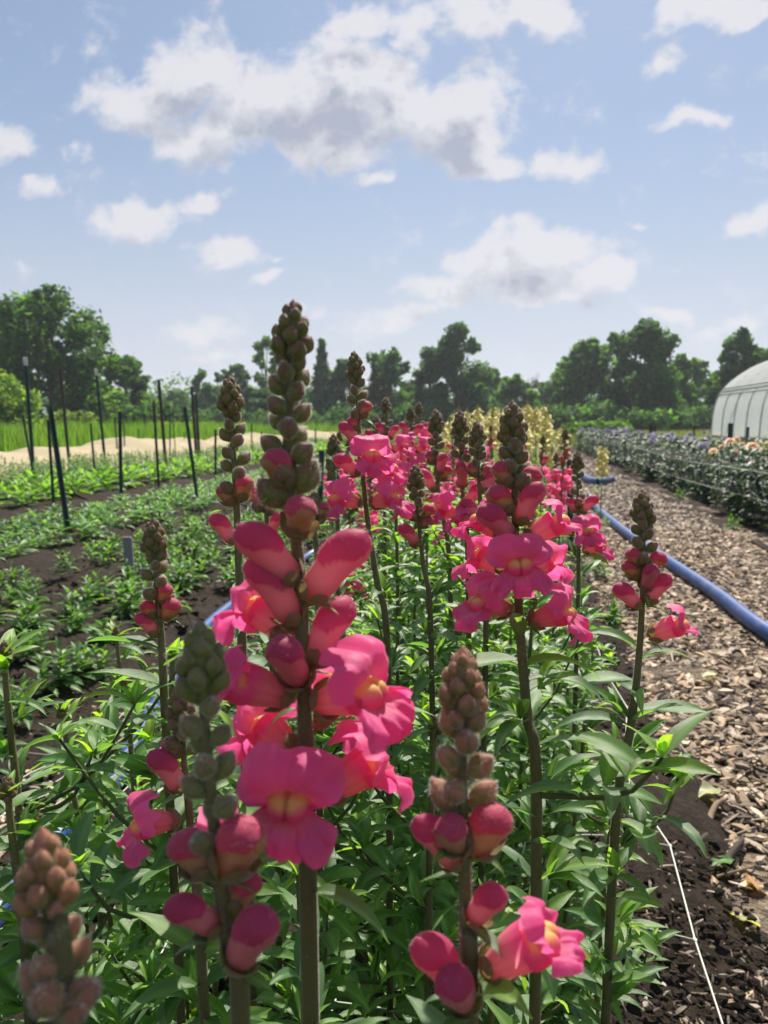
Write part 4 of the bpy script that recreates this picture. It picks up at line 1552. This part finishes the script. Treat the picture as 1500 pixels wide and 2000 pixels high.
SEED_MD = [leaf_md(1, w_, U(.5, 1.3), .35, U(-.3, .3), c, 6, .05) for w_, c in ((.34, (.075, .165, .035)), (.38, (.085, .18, .04)), (.32, (.06, .14, .035)), (.36, (.10, .20, .045)), (.40, (.07, .16, .045)))]
SEED_ME = [m.mesh('leaf', 'far_leaf') for m in SEED_MD]
SEED_A = [m.arrays() for m in SEED_MD]


def bush(nsh, spread, n, L, el=(.1, 1.2), hgt=.06):
    lv = []
    for s in range(nsh):
        a = R() * 6.28
        rr = spread * math.sqrt(R()) if s else 0
        o_ = Vector((math.cos(a) * rr, math.sin(a) * rr, 0))
        for k, M in rosette(n, L, .3, el, None, .8, hgt=hgt * U(.7, 1.2)):
            lv.append((k, Matrix.Translation(o_) @ M))
    return lv


def joined(lv, A, name, m, tint=None):
    md = MD()
    for k, M in lv:
        md.merge(A[k], M, tint)
    return md.mesh(name, m)


SB = [bush(4, .045, 11, .058, hgt=.075) for _ in range(6)]
SJ = [joined(b, SEED_A, 'foliage', 'far_leaf') for b in SB]
n_single = 0
pl = []
for x in (-1.25, -1.46, -1.68, -1.90, -2.12):
    y = 1.35
    while y < 14:
        if R() < (.96 if x > -2 else .8):
            pl.append((x + U(-.05, .05), y + U(-.05, .05)))
        y += U(.19, .27)
pl.sort(key=lambda q: q[1])
for x, y in pl:
    k = int(R() * 6)
    sc = U(1.1, 1.55)
    if abs(x + 1.82) < .11 and 2.85 < y < 3.45:
        continue
    root = empty('seedling', (x, y, .06), 'low bushy seedling in the sparse bed with bare dark soil', 'seedling', 'seedlings in the nearest left bed')
    root.rotation_euler = (0, 0, U(0, 6))
    if y < 2.9:
        for kk, M in SB[k]:
            link('leaf', SEED_ME[kk], root, Matrix.Scale(sc, 4) @ M)
    else:
        tag(link('foliage', SJ[k], root, Matrix.Scale(sc, 4)), kind='stuff')


def bed(xs_, y0, y1, step, variants, label, group, cat, name, sc=(.85, 1.15), limit=300, m='far_leaf'):
    pts = []
    for x in xs_:
        y = y0
        while y < y1:
            pts.append((x + U(-.06, .06), y + U(-.05, .05)))
            y += step * U(.85, 1.15) * (1 if y < 10 else 1.5)
    pts.sort(key=lambda q: q[1])
    rest = MD()
    for i, (x, y) in enumerate(pts):
        k = int(R() * len(variants))
        s = U(*sc)
        M = Matrix.Translation((x, y, .055)) @ Matrix.Rotation(U(0, 6), 4, 'Z') @ Matrix.Scale(s, 4)
        if i < limit:
            o = link(name, variants[k][0])
            o.location = (x, y, .055)
            o.rotation_euler = (0, 0, U(0, 6))
            o.scale = (s, s, s)
            tag(o, label, cat, group)
        else:
            rest.merge(variants[k][1], M)
    if rest.k:
        tag(link(name + '_mass', rest.mesh(name + '_mass', m)), kind='stuff')


def variants(n, fn, tint, name):
    out_ = []
    for _ in range(n):
        md = MD()
        for k, M in fn():
            md.merge(SEED_A[k], M, tint)
        out_.append((md.mesh(name, 'far_leaf'), md.arrays()))
    return out_


bed((-2.74, -2.9, -3.07, -3.24, -3.42), 3.1, 17, .24, variants(5, lambda: bush(3, .07, 8, .075, (.1, .9), .06), (1.15, 1.15, 1.5), 'seedling'),
    'pale green seedling in the dense low carpet row', 'pale green seedlings in the second left bed', 'young plant', 'carpet_seedling', (1.1, 1.45))
bed((-4.35, -4.75, -5.05), 5.0, 20, .30, variants(4, lambda: bush(2, .05, 11, .13, (.3, 1.25), .10), (1.6, 1.45, 1.2), 'leafy_plant'),
    'yellow green broad-leaved young plant in the third left bed', 'broad-leaved plants in the third left bed', 'plant', 'leafy_plant', (1.15, 1.6))
bed((-5.75, -6.05, -6.35), 6.2, 24, .28, variants(4, lambda: bush(7, .12, 12, .085, (.3, 1.2), .26), (.75, .80, .8), 'feathery_plant'),
    'knee-high feathery green plant in the row before the tan cover', 'feathery green plants before the tan cover', 'plant', 'feathery_plant', (.8, 1.1))

# tan row cover
nx, ny = 26, 160
xx = np.linspace(0, 1, nx)
yy_ = np.linspace(3, 34, ny)
Xc, Yc = np.meshgrid(xx, yy_, indexing='ij')
hh = .38 + .06 * np.sin(Yc * .9) + .035 * np.sin(Yc * 2.1 + 1) + .04 * np.sin(Yc * 4.3)
Zc = np.sin(PI * Xc) ** .6 * hh + .012 * np.sin(Xc * 22 + 2 * np.sin(Yc)) + .012 * np.sin(Yc * 9 + Xc * 6)
Pc = np.stack([-9.5 + 2.3 * Xc + .12 * np.sin(Yc * .7), Yc, Zc - .02], -1)
md = MD()
grid(md, Pc, (.5, .4, .25))
o = link('row_cover', md.mesh('row_cover', 'row_fabric'))
tag(o, 'long wavy tan fabric row cover before the tall grass', 'row cover')

# ---------------------------------------------------------------- the bed right of the path
RLEAF = [leaf_md(1, w_, U(.4, 1.4), .3, U(-.4, .4), c, 5, .05).arrays() for w_, c in ((.42, (.042, .088, .050)), (.46, (.052, .10, .055)), (.40, (.036, .075, .045)), (.44, (.075, .125, .065)), (.40, (.05, .095, .05)))]


def rplant():
    md = MD()
    for s in range(4):
        ox, oy = U(-.08, .08), U(-.08, .08)
        for k in range(22):
            z = U(.03, .52)
            md.merge(RLEAF[int(R() * 5)], leaf_M(Vector((ox + U(-.03, .03), oy + U(-.03, .03), z)), R() * 6.28, U(-.2, .9), U(.06, .115) * (1.15 - .5 * z), U(-.5, .5)), U(.8, 1.25))
        tube(md, [(ox, oy, 0), (ox * 1.1, oy * 1.1, .5)], .003, (.06, .09, .05), 4)
    return md


RP = [rplant().mesh('foliage', 'dusty_leaf') for _ in range(6)]


def bloom_md(c1, c2, rng):
    """a loose head of ruffled petals"""
    md = MD()
    for k in range(26):
        az = k * 2.39996
        f = k / 26
        el = lerp(1.5, -.15, f)
        d = Vector((math.cos(az) * math.cos(el), math.sin(az) * math.cos(el), math.sin(el) * 1.1))
        c = np.array(c1) * (1 - f) + np.array(c2) * f
        md.merge(leaf_md(.042, .040, 1.0, .5, .4, c * rng.uniform(.8, 1.15), 4, .15), leaf_M(d * .018, az, el * .6 + .3, 1.0, rng.uniform(-.4, .4)))
    return md


PEACH = [bloom_md((.74, .47, .33), (.76, .60, .46), RN).mesh('bloom', 'petal') for _ in range(3)]
PURP = [bloom_md((.28, .22, .36), (.42, .37, .48), RN).mesh('bloom', 'petal') for _ in range(3)]
n_r = 0
y = 4.6
while y < 24:
    for x in (1.92, 2.17, 2.42, 2.67, 2.92):
        xx, yv = x + U(-.06, .06), y + U(-.06, .06)
        ps = yv > 8.0 + 1.2 * (x - 1.9) + U(-.8, .8)
        root = empty('border_plant', (xx, yv, .01), 'grey-green leafy plant in the right bed, purple blooms' if ps else 'grey-green leafy plant in the right bed, peach blooms', 'plant', 'plants with purple blooms in the right bed' if ps else 'plants with peach blooms in the right bed')
        root.rotation_euler = (0, 0, U(0, 6))
        s = U(.9, 1.12)
        tag(link('foliage', RP[int(R() * 6)], root, Matrix.Scale(s, 4)), kind='stuff')
        for k in range((1 if R() < .42 else 0) if not ps else int(U(0, 1.75))):
            bs = U(.65, .95) if not ps else U(.7, 1.05)
            link('bloom', (PURP if ps else PEACH)[k % 3], root, Matrix.Translation((U(-.09, .09), U(-.09, .09), U(.50, .60) * s)) @ Matrix.Rotation(U(-.5, .5), 4, 'X') @ Matrix.Scale(bs, 4))
    y += lerp(.24, .55, min(1, (y - 4.6) / 12))
# its net
root = empty('support_net', (0, 0, 0), 'white plastic support net sagging along the side of the right bed', 'net')
ys_ = np.arange(4.2, 19, .15)
for x, z in ((1.72, .24), (1.74, .43), (2.1, .47), (2.5, .47), (2.95, .45)):
    md = MD()
    tube(md, [(x + .02 * math.sin(q * 1.7), q, z + .02 * math.sin(q * 1.1 + x)) for q in ys_], .0018, (.6, .6, .6), 4)
    link('net_string', md.mesh('net_string', 'twine'), root)
for q in ys_:
    md = MD()
    tube(md, smooth_path([(1.72, q, .24 + .02 * math.sin(q * 1.1 + 1.72)), (1.70, q + .03, .34), (1.74, q + .06, .43), (2.1, q + .05, .48), (2.95, q, .45)], 12), .0011, (.6, .6, .6), 4)
    link('net_cross_string', md.mesh('net_cross_string', 'twine'), root)
# small weeds on the path
for px, py, n in ((1435, 1038, 2), (1330, 975, 2), (1195, 1225, 3), (1175, 1130, 2), (1120, 1010, 2)):
    p = gnd(px, py)
    o = link('weed', SJ[n])
    o.location = p
    o.scale = (.9, .9, 1.3)
    tag(o, 'bright green weed growing in the wood chip path', 'weed', 'weeds on the wood chip path')


# ---------------------------------------------------------------- grass beyond the beds
def blades(n, place, h, wdt, cols, m='far_leaf', name='tall_grass'):
    p = np.array([place() for _ in range(n)])
    a = RN.random(n) * 2 * PI
    H_ = np.array(h(p)) * RN.uniform(.6, 1.15, n)
    lean = RN.normal(0, .18, (n, 2))
    ca, sa = np.cos(a), np.sin(a)
    W_ = wdt * RN.uniform(.6, 1.4, n)
    b0 = np.stack([p[:, 0] - ca * W_, p[:, 1] - sa * W_, p[:, 2]], 1)
    b1 = np.stack([p[:, 0] + ca * W_, p[:, 1] + sa * W_, p[:, 2]], 1)
    mz = np.stack([p[:, 0] + lean[:, 0] * H_ * .35, p[:, 1] + lean[:, 1] * H_ * .35, p[:, 2] + H_ * .6], 1)
    m0 = mz + np.stack([-ca * W_ * .8, -sa * W_ * .8, 0 * a], 1)
    m1 = mz + np.stack([ca * W_ * .8, sa * W_ * .8, 0 * a], 1)
    t = np.stack([p[:, 0] + lean[:, 0] * H_, p[:, 1] + lean[:, 1] * H_, p[:, 2] + H_], 1)
    V = np.stack([b0, b1, m1, m0, t], 1).reshape(-1, 3)
    c = np.array(cols)[RN.integers(0, len(cols), n)] * RN.uniform(.8, 1.2, (n, 1))
    C = np.repeat(c, 5, 0)
    i = np.arange(n)[:, None] * 5
    md = MD()
    md.add(V, C, i + np.array([[0, 1, 2, 3]]), i + np.array([[3, 2, 4]]))
    return tag(link(name, md.mesh(name, m)), kind='stuff')


GR = [(.095, .20, .034), (.11, .22, .038), (.08, .17, .03), (.14, .22, .05)]
blades(26000, lambda: (U(-30, -10.2), U(12, 46), -.03), lambda p: .75 + .15 * np.sin(p[:, 0]) + .1 * np.sin(p[:, 1] * .7), .014, GR)
blades(9000, lambda: (U(-10.6, -1.5), U(30, 60), -.03), lambda p: .45 + 0 * p[:, 0], .014, [(.11, .15, .05), (.09, .14, .04), (.16, .15, .07)], name='rough_grass')
blades(16000, lambda: (U(-8, 24), 24 + 60 * R() ** 1.4, -.03), lambda p: .28 + 0 * p[:, 0], .02, [(.10, .15, .035), (.13, .14, .06), (.08, .14, .03), (.17, .15, .085)], name='meadow_grass')
blades(9000, lambda: (U(3.2, 9.4), U(10, 34), -.03), lambda p: .10 + 0 * p[:, 0], .012, [(.10, .19, .03), (.12, .21, .035)], name='lawn_grass')


# ---------------------------------------------------------------- trees
def leaves_cloud(centers, radii, n, size, cols, rng, flat_=.8, shell=.55):
    """n small leaf clumps, each two crossed bent faces, spread through the puffs of a crown"""
    centers, radii = np.asarray(centers), np.asarray(radii)
    w_ = radii ** 1.8
    k = rng.choice(len(centers), n, p=w_ / w_.sum())
    d = rng.normal(0, 1, (n, 3))
    d /= np.linalg.norm(d, axis=1, keepdims=True)
    r = radii[k] * (shell + (1.08 - shell) * rng.random(n)) * rng.choice([1, 1, 1, 1.18], n)
    p = centers[k] + d * r[:, None] * np.array([1, 1, flat_])
    nrm = d * .7 + rng.normal(0, .6, (n, 3)) + np.array([0, 0, .4])
    nrm /= np.linalg.norm(nrm, axis=1, keepdims=True)
    a = np.cross(nrm, rng.normal(0, 1, (n, 3)))
    a /= np.linalg.norm(a, axis=1, keepdims=True)
    b = np.cross(nrm, a)
    s = (size * rng.uniform(.55, 1.35, n))[:, None]
    V = np.stack([p - a * s, p - b * s * .55 - nrm * s * .2, p + a * s, p + b * s * .55 - nrm * s * .2], 1).reshape(-1, 3)
    puffc = rng.uniform(.75, 1.25, len(centers))[k][:, None]
    c = np.array(cols)[rng.integers(0, len(cols), n)] * rng.uniform(.75, 1.3, (n, 1)) * puffc
    md = MD()
    md.add(V, np.repeat(c, 4, 0), np.arange(n * 4).reshape(-1, 4))
    return md


DK = [(.050, .118, .034), (.062, .140, .038), (.042, .100, .038)]
MG = [(.080, .175, .040), (.095, .195, .044), (.068, .145, .038)]
LG = [(.13, .20, .045), (.15, .22, .055), (.11, .18, .045)]
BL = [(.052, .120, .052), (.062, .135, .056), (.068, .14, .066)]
SPN = [0]


def tree(px, top, half, dist, label, cols, kind='round', base_y=None, n=4500, leaf=None, group='trees beyond the field', cat='tree', sky=.0):
    """a tree seen at column px, its top at row top, half as wide as half pixels, dist metres away"""
    SPN[0] += 1
    rng = np.random.default_rng(200 + SPN[0])
    p = at(px, 828, dist)
    gz = -.05
    h = at(px, top, dist).z - gz
    wv = half * 1.12 / FPX * dist
    leaf = leaf or (.17 + .0012 * dist)
    n = int(n * 1.7)
    cs, rs = [], []
    if kind == 'round':
        # several limbs' worth of foliage: big boughs, each with smaller sprays round it
        z0 = .12 * h
        for i in range(17):
            f = (i + .5) / 17
            prof = math.sin(PI * (.22 + .72 * f)) ** .7
            a = i * 2.39996 + rng.normal(0, .4)
            r_ = wv * rng.uniform(.18, .40) * (.6 + .5 * prof)
            q = max(0, wv * 1.06 * prof - r_) * math.sqrt(rng.uniform(.15, 1))
            c = np.array((math.cos(a) * q, math.sin(a) * q, min(lerp(z0, h * .97, f) + rng.normal(0, .03) * h, h - r_ * .9)))
            cs.append(c)
            rs.append(r_)
            for _ in range(4):
                dv = rng.normal(0, 1, 3) * np.array([1, 1, .7])
                dv /= np.linalg.norm(dv)
                rr = r_ * rng.uniform(.25, .5)
                c2 = c + dv * r_ * rng.uniform(.85, 1.25)
                c2[2] = min(max(c2[2], rr), h - rr * .5)
                cs.append(c2)
                rs.append(rr)
    elif kind == 'cone':
        m = 26
        for i in range(m):
            f = i / (m - 1)
            z = lerp(.08 * h, h * .96, f)
            a = i * 2.39996
            r_ = wv * lerp(.5, .16, f) * rng.uniform(.8, 1.15)
            q = wv * lerp(.62, .0, f) * rng.uniform(.5, 1)
            cs.append((math.cos(a) * q, math.sin(a) * q, z))
            rs.append(r_)
    elif kind == 'airy':
        m = 20
        for i in range(m):
            f = i / (m - 1)
            z = lerp(.2 * h, h * .95, f)
            a = i * 2.39996 + rng.normal(0, .5)
            q = wv * rng.uniform(.25, .95) * math.sin(PI * (.25 + .68 * f))
            cs.append((math.cos(a) * q, math.sin(a) * q, z))
            rs.append(wv * rng.uniform(.20, .34))
    else:   # bush
        m = 20
        for i in range(m):
            a = i * 2.39996
            r_ = wv * rng.uniform(.28, .45)
            q = (wv - r_ * .7) * math.sqrt(rng.random())
            z = (h - r_) * rng.uniform(.15, 1) * math.sqrt(max(0.05, 1 - (q / wv) ** 2))
            cs.append((math.cos(a) * q, math.sin(a) * q, max(z, r_ * .5)))
            rs.append(min(r_, h * .5))
    root = empty('tree' if cat == 'tree' else 'bush', (p.x, p.y, gz), label, cat, group)
    tr = MD()
    th = h * (.72 if kind != 'bush' else .3)
    rad = max(.09, h * .022)
    tube(tr, smooth_path([(0, 0, -.1), (rng.normal(0, .1), rng.normal(0, .1), th * .5), (rng.normal(0, .2), rng.normal(0, .2), th)], 8), np.linspace(rad, rad * .25, 9), (.1, .1, .1), 7)
    for c, r_ in list(zip(cs, rs))[::5 if kind == 'round' else 2]:
        z0 = max(.12 * h, min(c[2] * .55, th * .9))
        tube(tr, smooth_path([(0, 0, z0), (c[0] * .45, c[1] * .45, (z0 + c[2]) * .5 - .02 * h), c], 5), np.linspace(rad * .4, rad * .10, 6), (.1, .1, .1), 5)
    link('trunk', tr.mesh('trunk', 'bark'), root)
    cr = leaves_cloud(cs, rs, n, leaf, cols, rng, .82, .45 if kind != 'airy' else .25)
    tag(link('crown', cr.mesh('crown', 'tree_leaf'), root), kind='stuff')
    return root


def bare_tree(px, top, half, dist, label):
    SPN[0] += 1
    rng = np.random.default_rng(300 + SPN[0])
    p = at(px, 828, dist)
    h = at(px, top, dist).z
    wv = half / FPX * dist
    root = empty('bare_tree', (p.x, p.y, -.05), label, 'tree', 'trees beyond the field')
    tr = MD()

    def grow(a, d, L, r_, lev):
        b = a + d * L
        m_ = (a + b) / 2 + Vector(rng.normal(0, .05 * L, 3))
        tube(tr, smooth_path([a, m_, b], 4), np.linspace(r_, r_ * .55, 5), (.1, .1, .1), 4 if lev else 6, caps=False)
        if lev < 4:
            for k in range(3 if lev else 5):
                nd = (d + Vector(rng.normal(0, .42, 3)) * Vector((wv / h * 2.2, wv / h * 2.2, 1)).length * .6 + Vector((0, 0, .18))).normalized()
                grow(a.lerp(b, rng.uniform(.45, 1)), nd, L * rng.uniform(.5, .72), r_ * .5, lev + 1)
    grow(Vector((0, 0, 0)), Vector((0, 0, 1)), h * .42, h * .014, 0)
    link('branches', tr.mesh('branches', 'bark'), root)
    return root


tree(105, 562, 120, 58, 'big spreading oak-like tree, tallest at the left', DK + MG[:1], n=7500)
tree(5, 600, 60, 66, 'tree cut by the left edge behind the big spreading one', DK, n=3500)
tree(8, 695, 68, 42, 'light olive willow-like bush at the left edge', LG[:2] + MG[:1], 'bush', n=4500, leaf=.16, cat='bush', group='bushes before the trees')
tree(248, 694, 58, 68, 'dark bushy tree right of the big left tree', DK + MG[:1], n=4500)
tree(180, 740, 70, 62, 'mid green tree in front of the big left tree', MG, 'bush', n=4000, cat='bush', group='bushes before the trees')
tree(300, 775, 60, 58, 'low dark shrub thicket below the dark bushy tree', DK, 'bush', n=3500, cat='bush', group='bushes before the trees')
tree(130, 790, 55, 50, 'light green shrub before the big left tree', LG, 'bush', n=2600, leaf=.17, cat='bush', group='bushes before the trees')
tree(330, 818, 48, 48, 'low yellowish shrub at the edge of the tall grass', LG, 'bush', n=1600, leaf=.15, cat='bush', group='bushes before the trees')
tree(397, 723, 24, 95, 'slender airy tree left of the slim bud spike', BL + MG[:1], 'airy', n=2600)
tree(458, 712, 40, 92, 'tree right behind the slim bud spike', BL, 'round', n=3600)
tree(395, 820, 40, 60, 'bright green shrub beyond the tan cover', LG, 'bush', n=1500, leaf=.18, cat='bush', group='bushes before the trees')
tree(522, 655, 34, 88, 'very airy thin tree partly behind the central spike', MG, 'airy', n=1300)
tree(505, 760, 40, 84, 'low tree left behind the central spike', BL, 'round', n=2800)
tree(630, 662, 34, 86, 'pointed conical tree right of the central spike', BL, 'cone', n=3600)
tree(672, 702, 34, 88, 'narrow dark tree behind the slim tall flower', DK, 'round', n=2800)
tree(585, 760, 50, 95, 'low tree behind the central spike', BL, 'round', n=2600)
tree(758, 681, 62, 84, 'broad dark tree in the middle of the tree line', DK, 'round', n=5500)
tree(838, 690, 40, 88, 'dark tree just left of the two-peaked tree', DK, 'round', n=3200)
tree(888, 637, 66, 82, 'tall tree in the middle with a pointed top', DK + BL[:1], 'round', n=6500)
tree(958, 722, 34, 100, 'paler low tree right of the pointed middle tree', BL, 'round', n=2600)
tree(1005, 733, 46, 86, 'rounded mid green tree below the bare branches', MG, 'round', n=3600)
bare_tree(1018, 692, 34, 104, 'small bare leafless tree left of the big right tree')
tree(1135, 662, 70, 80, 'broad green tree left of the big right tree', MG[:2] + DK[:1], 'round', n=6500)
bare_tree(1152, 628, 44, 90, 'bare leafless tree top above the broad green tree')
tree(1252, 624, 80, 74, 'big dense round tree, largest on the right', DK, 'round', n=8500)
tree(1322, 690, 30, 80, 'narrow tree right of the big dense one', MG[:1] + DK[:1], 'round', n=2600)
tree(1352, 698, 44, 86, 'pale green tree between the big one and the tunnel', MG, 'round', n=3200)
tree(1432, 648, 60, 72, 'dark tree behind the plastic tunnel roof', DK, 'round', n=5500)
tree(1500, 700, 50, 84, 'tree at the right edge behind the tunnel', DK, 'round', n=3000)
for px, top, half, d, c, lab in [(560, 790, 60, 80, DK, 'dark undergrowth behind the central spike'), (700, 780, 70, 80, DK, 'dark undergrowth in the middle of the tree line'), (835, 775, 60, 78, DK, 'dark undergrowth below the two-peaked tree'),
                                 (930, 770, 60, 82, DK, 'undergrowth left of the rounded tree'), (1060, 785, 55, 74, DK, 'light undergrowth left of the broad green tree'), (1150, 775, 70, 72, DK, 'dark undergrowth below the broad green tree'),
                                 (1250, 790, 90, 68, DK, 'dark undergrowth below the big dense tree'), (1370, 775, 60, 72, DK, 'undergrowth left of the tunnel'), (450, 785, 60, 82, DK, 'dark undergrowth behind the slim bud spike'), (20, 760, 60, 55, DK, 'dark shrubs at the left edge')]:
    tree(px, top, half * 1.1, d, lab, c, 'bush', n=3200, cat='bush', group='bushes before the trees')
tree(1064, 742, 42, 104, 'pale low tree in the dip right of the rounded one', BL, 'round', n=2600)
tree(1098, 712, 36, 96, 'low tree at the left foot of the broad green tree', MG[:1] + BL, 'round', n=2600)
tree(925, 745, 40, 96, 'low hazy tree between the pointed and the rounded tree', BL, 'round', n=2400)
tree(345, 765, 46, 110, 'hazy low tree behind the tall thick-topped stake', BL, 'round', n=2400)
tree(425, 752, 40, 108, 'hazy low tree between the two slender trees at the left', BL, 'round', n=2400)
# the weedy mound in the meadow
tree(1168, 817, 62, 46, 'low rounded mound of green weeds in the meadow', [(.07, .15, .03), (.085, .17, .035)], 'bush', n=5000, leaf=.13, cat='bush', group='bushes before the trees')
# a far wood as one mass
rng = np.random.default_rng(5)
cs, rs = [], []
for k in range(150):
    px = -500 + k * 17
    d = 190 + 25 * rng.random()
    p = at(px, 828, d)
    top = 752 + 24 * math.sin(k * .35) * rng.random() + (10 * rng.random())
    hh = at(px, top, d).z
    cs.append((p.x, p.y, hh * .55))
    rs.append(hh * .5)
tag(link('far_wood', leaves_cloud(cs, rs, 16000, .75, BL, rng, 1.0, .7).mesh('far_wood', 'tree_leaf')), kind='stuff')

# ---------------------------------------------------------------- the plastic tunnel
TX, TW, TY0, TY1, HIP = 9.35, 7.4, 12.0, 37.6, 2.06
root = empty('polytunnel', (TX, TY1, 0), 'white plastic-covered hoop tunnel at the right edge', 'greenhouse')


def arch(f):
    """outline of a hoop from the left foot (0) over the ridge (.5) to the right foot (1); x, z"""
    pts = [(0, 0), (.0, .8), (.06, 1.5), (.20, 2.06), (.75, 2.75), (1.7, 3.4), (2.8, 3.82), (3.7, 3.95)]
    g = f * 2 if f <= .5 else (1 - f) * 2
    L = np.array(pts)
    s = np.concatenate([[0], np.cumsum(np.linalg.norm(np.diff(L, axis=0), axis=1))])
    x = np.interp(g * s[-1], s, L[:, 0])
    z = np.interp(g * s[-1], s, L[:, 1])
    return (x if f <= .5 else TW - x), z


def arch_sm(n, f0=0, f1=1):
    P = [arch(f) for f in np.linspace(0, 1, 41)]
    q = np.array([np.convolve(np.pad(np.array(P)[:, c], 1, mode='edge'), [.25, .5, .25], 'valid') for c in (0, 1)]).T
    q[0], q[-1] = P[0], P[-1]
    f = np.linspace(f0, f1, n)
    return np.stack([np.interp(f, np.linspace(0, 1, 41), q[:, 0]), np.interp(f, np.linspace(0, 1, 41), q[:, 1])], 1)


FA = np.linspace(0, 1, 400)
HP = arch_sm(400)
fh = FA[np.argmax(HP[:, 1] > HIP)]
ysn = np.linspace(TY1, TY0, 60)


def skin(f0, f1, n, off, name, m, y0=TY1, y1=TY0):
    A = arch_sm(n, f0, f1)
    yy2 = np.linspace(y0, y1, 60)
    P = np.zeros((n, 60, 3))
    sag = .02 * np.abs(np.sin((yy2 - TY1) / 1.75 * PI))
    c = np.array([TW / 2, 1.2])
    for i in range(n):
        dv = A[i] - c
        dv = dv / np.linalg.norm(dv)
        for j in range(60):
            q = A[i] + dv * (off - sag[j])
            P[i, j] = (q[0], yy2[j] - TY1, q[1])
    md = MD()
    grid(md, P, (.7, .7, .7))
    return link(name, md.mesh(name, m), root)


skin(fh + .004, 1 - fh - .004, 40, .03, 'roof_cover', 'poly_roof')
skin(.012, fh, 14, .03, 'side_cover', 'poly_side')
skin(1 - fh, .988, 14, .03, 'side_cover', 'poly_side')
A = arch_sm(33)
hy = TY1 - .02
while hy > TY0:
    md = MD()
    tube(md, [(q[0], hy - TY1, q[1]) for q in A], .032, (.3, .3, .3), 6)
    link('hoop', md.mesh('hoop', 'steel'), root)
    hy -= 1.75
for off, r_, zz in ((.045, .035, HIP), (.05, .04, HIP + .16), (.05, .03, HIP + .30)):
    for sd_ in (0, 1):
        i = np.argmax(HP[:, 1] > zz)
        x = HP[i, 0] - off
        md = MD()
        tube(md, [(x if not sd_ else TW - x, 0, zz), (x if not sd_ else TW - x, TY0 - TY1, zz)], r_, (.5, .5, .5), 6)
        link('hip_rail', md.mesh('hip_rail', 'post_tip'), root)
for x in (-.05, TW - .03):
    md = MD()
    box(md, (x, TY0 - TY1, -.05), (x + .05, 0, .20), (.2, .2, .2))
    link('base_board', flat(md.mesh('base_board', 'board')), root)
for x, z in ((TW / 2, 3.86), (1.9, 3.3), (TW - 1.9, 3.3)):
    md = MD()
    tube(md, [(x, 0, z), (x, TY0 - TY1, z)], .025, (.3, .3, .3), 6)
    link('purlin', md.mesh('purlin', 'steel'), root)
for k in range(2):
    md = MD()
    y0 = -1.9 - 9 * k
    tube(md, [(.08, y0, .1), (.16, y0 - 1.6, 1.9)], .02, (.3, .3, .3), 6)
    link('brace', md.mesh('brace', 'steel'), root)
# far end wall
md = MD()
A = arch_sm(41)
V = [(q[0], .0, q[1]) for q in A] + [(TW / 2, .0, .6)]
md.add(V, (.7, .7, .7), T=[[i, i + 1, 41] for i in range(40)] + [[40, 0, 41]])
link('end_wall', flat(md.mesh('end_wall', 'poly_side')), root, Matrix.Translation((0, .03, 0)))
# tan bank lying high inside, seen through the plastic
md = MD()
xs2, ys2 = np.linspace(.5, TW - .5, 20), np.linspace(-9, TY0 - TY1 + .5, 60)
X, Y = np.meshgrid(xs2, ys2, indexing='ij')
Z = .05 + 1.05 * np.clip(np.sin(PI * (X - .5) / 1.6), 0, 1) * (X < 2.1) + .1 * RN.random(X.shape)
grid(md, np.stack([X + TX, Y + TY1, Z], -1), (.5, .4, .2))
o = link('tan_bank', md.mesh('tan_bank', 'infill'))
tag(o, 'yellowish tan heap inside the plastic tunnel', 'infill', kind='stuff')
# an orange marker in the meadow
p = at(1210, 828, 46)
md = MD()
tube(md, [(0, 0, -.2), (0, 0, .05)], .02, (.1, .1, .1), 6)
o = link('field_marker', md.mesh('field_marker', 'post_brown'))
o.location = (p.x, p.y, .2)
tag(o, 'tiny orange-flagged marker beside the green mound', 'marker')
md = MD()
box(md, (-.09, -.012, .05), (.09, .012, .30), (.5, .2, .1))
link('flag', flat(md.mesh('flag', 'orange_paint')), o)

# ---------------------------------------------------------------- summer haze
hm = bpy.data.materials.new('haze')
hm.use_nodes = True
t = NT(hm.node_tree)
o = t.n('ShaderNodeOutputMaterial')
v = t.n('ShaderNodeVolumePrincipled', {'Color': (.86, .92, 1.0, 1), 'Density': .0006, 'Anisotropy': .35})
t.nt.links.new(v.outputs[0], o.inputs['Volume'])
MATS['haze'] = hm
md = MD()
box(md, (-720, -70, -1.2), (720, 1420, 42), (1, 1, 1))
hz = link('haze', md.mesh('haze', 'haze'))
tag(hz, kind='stuff')
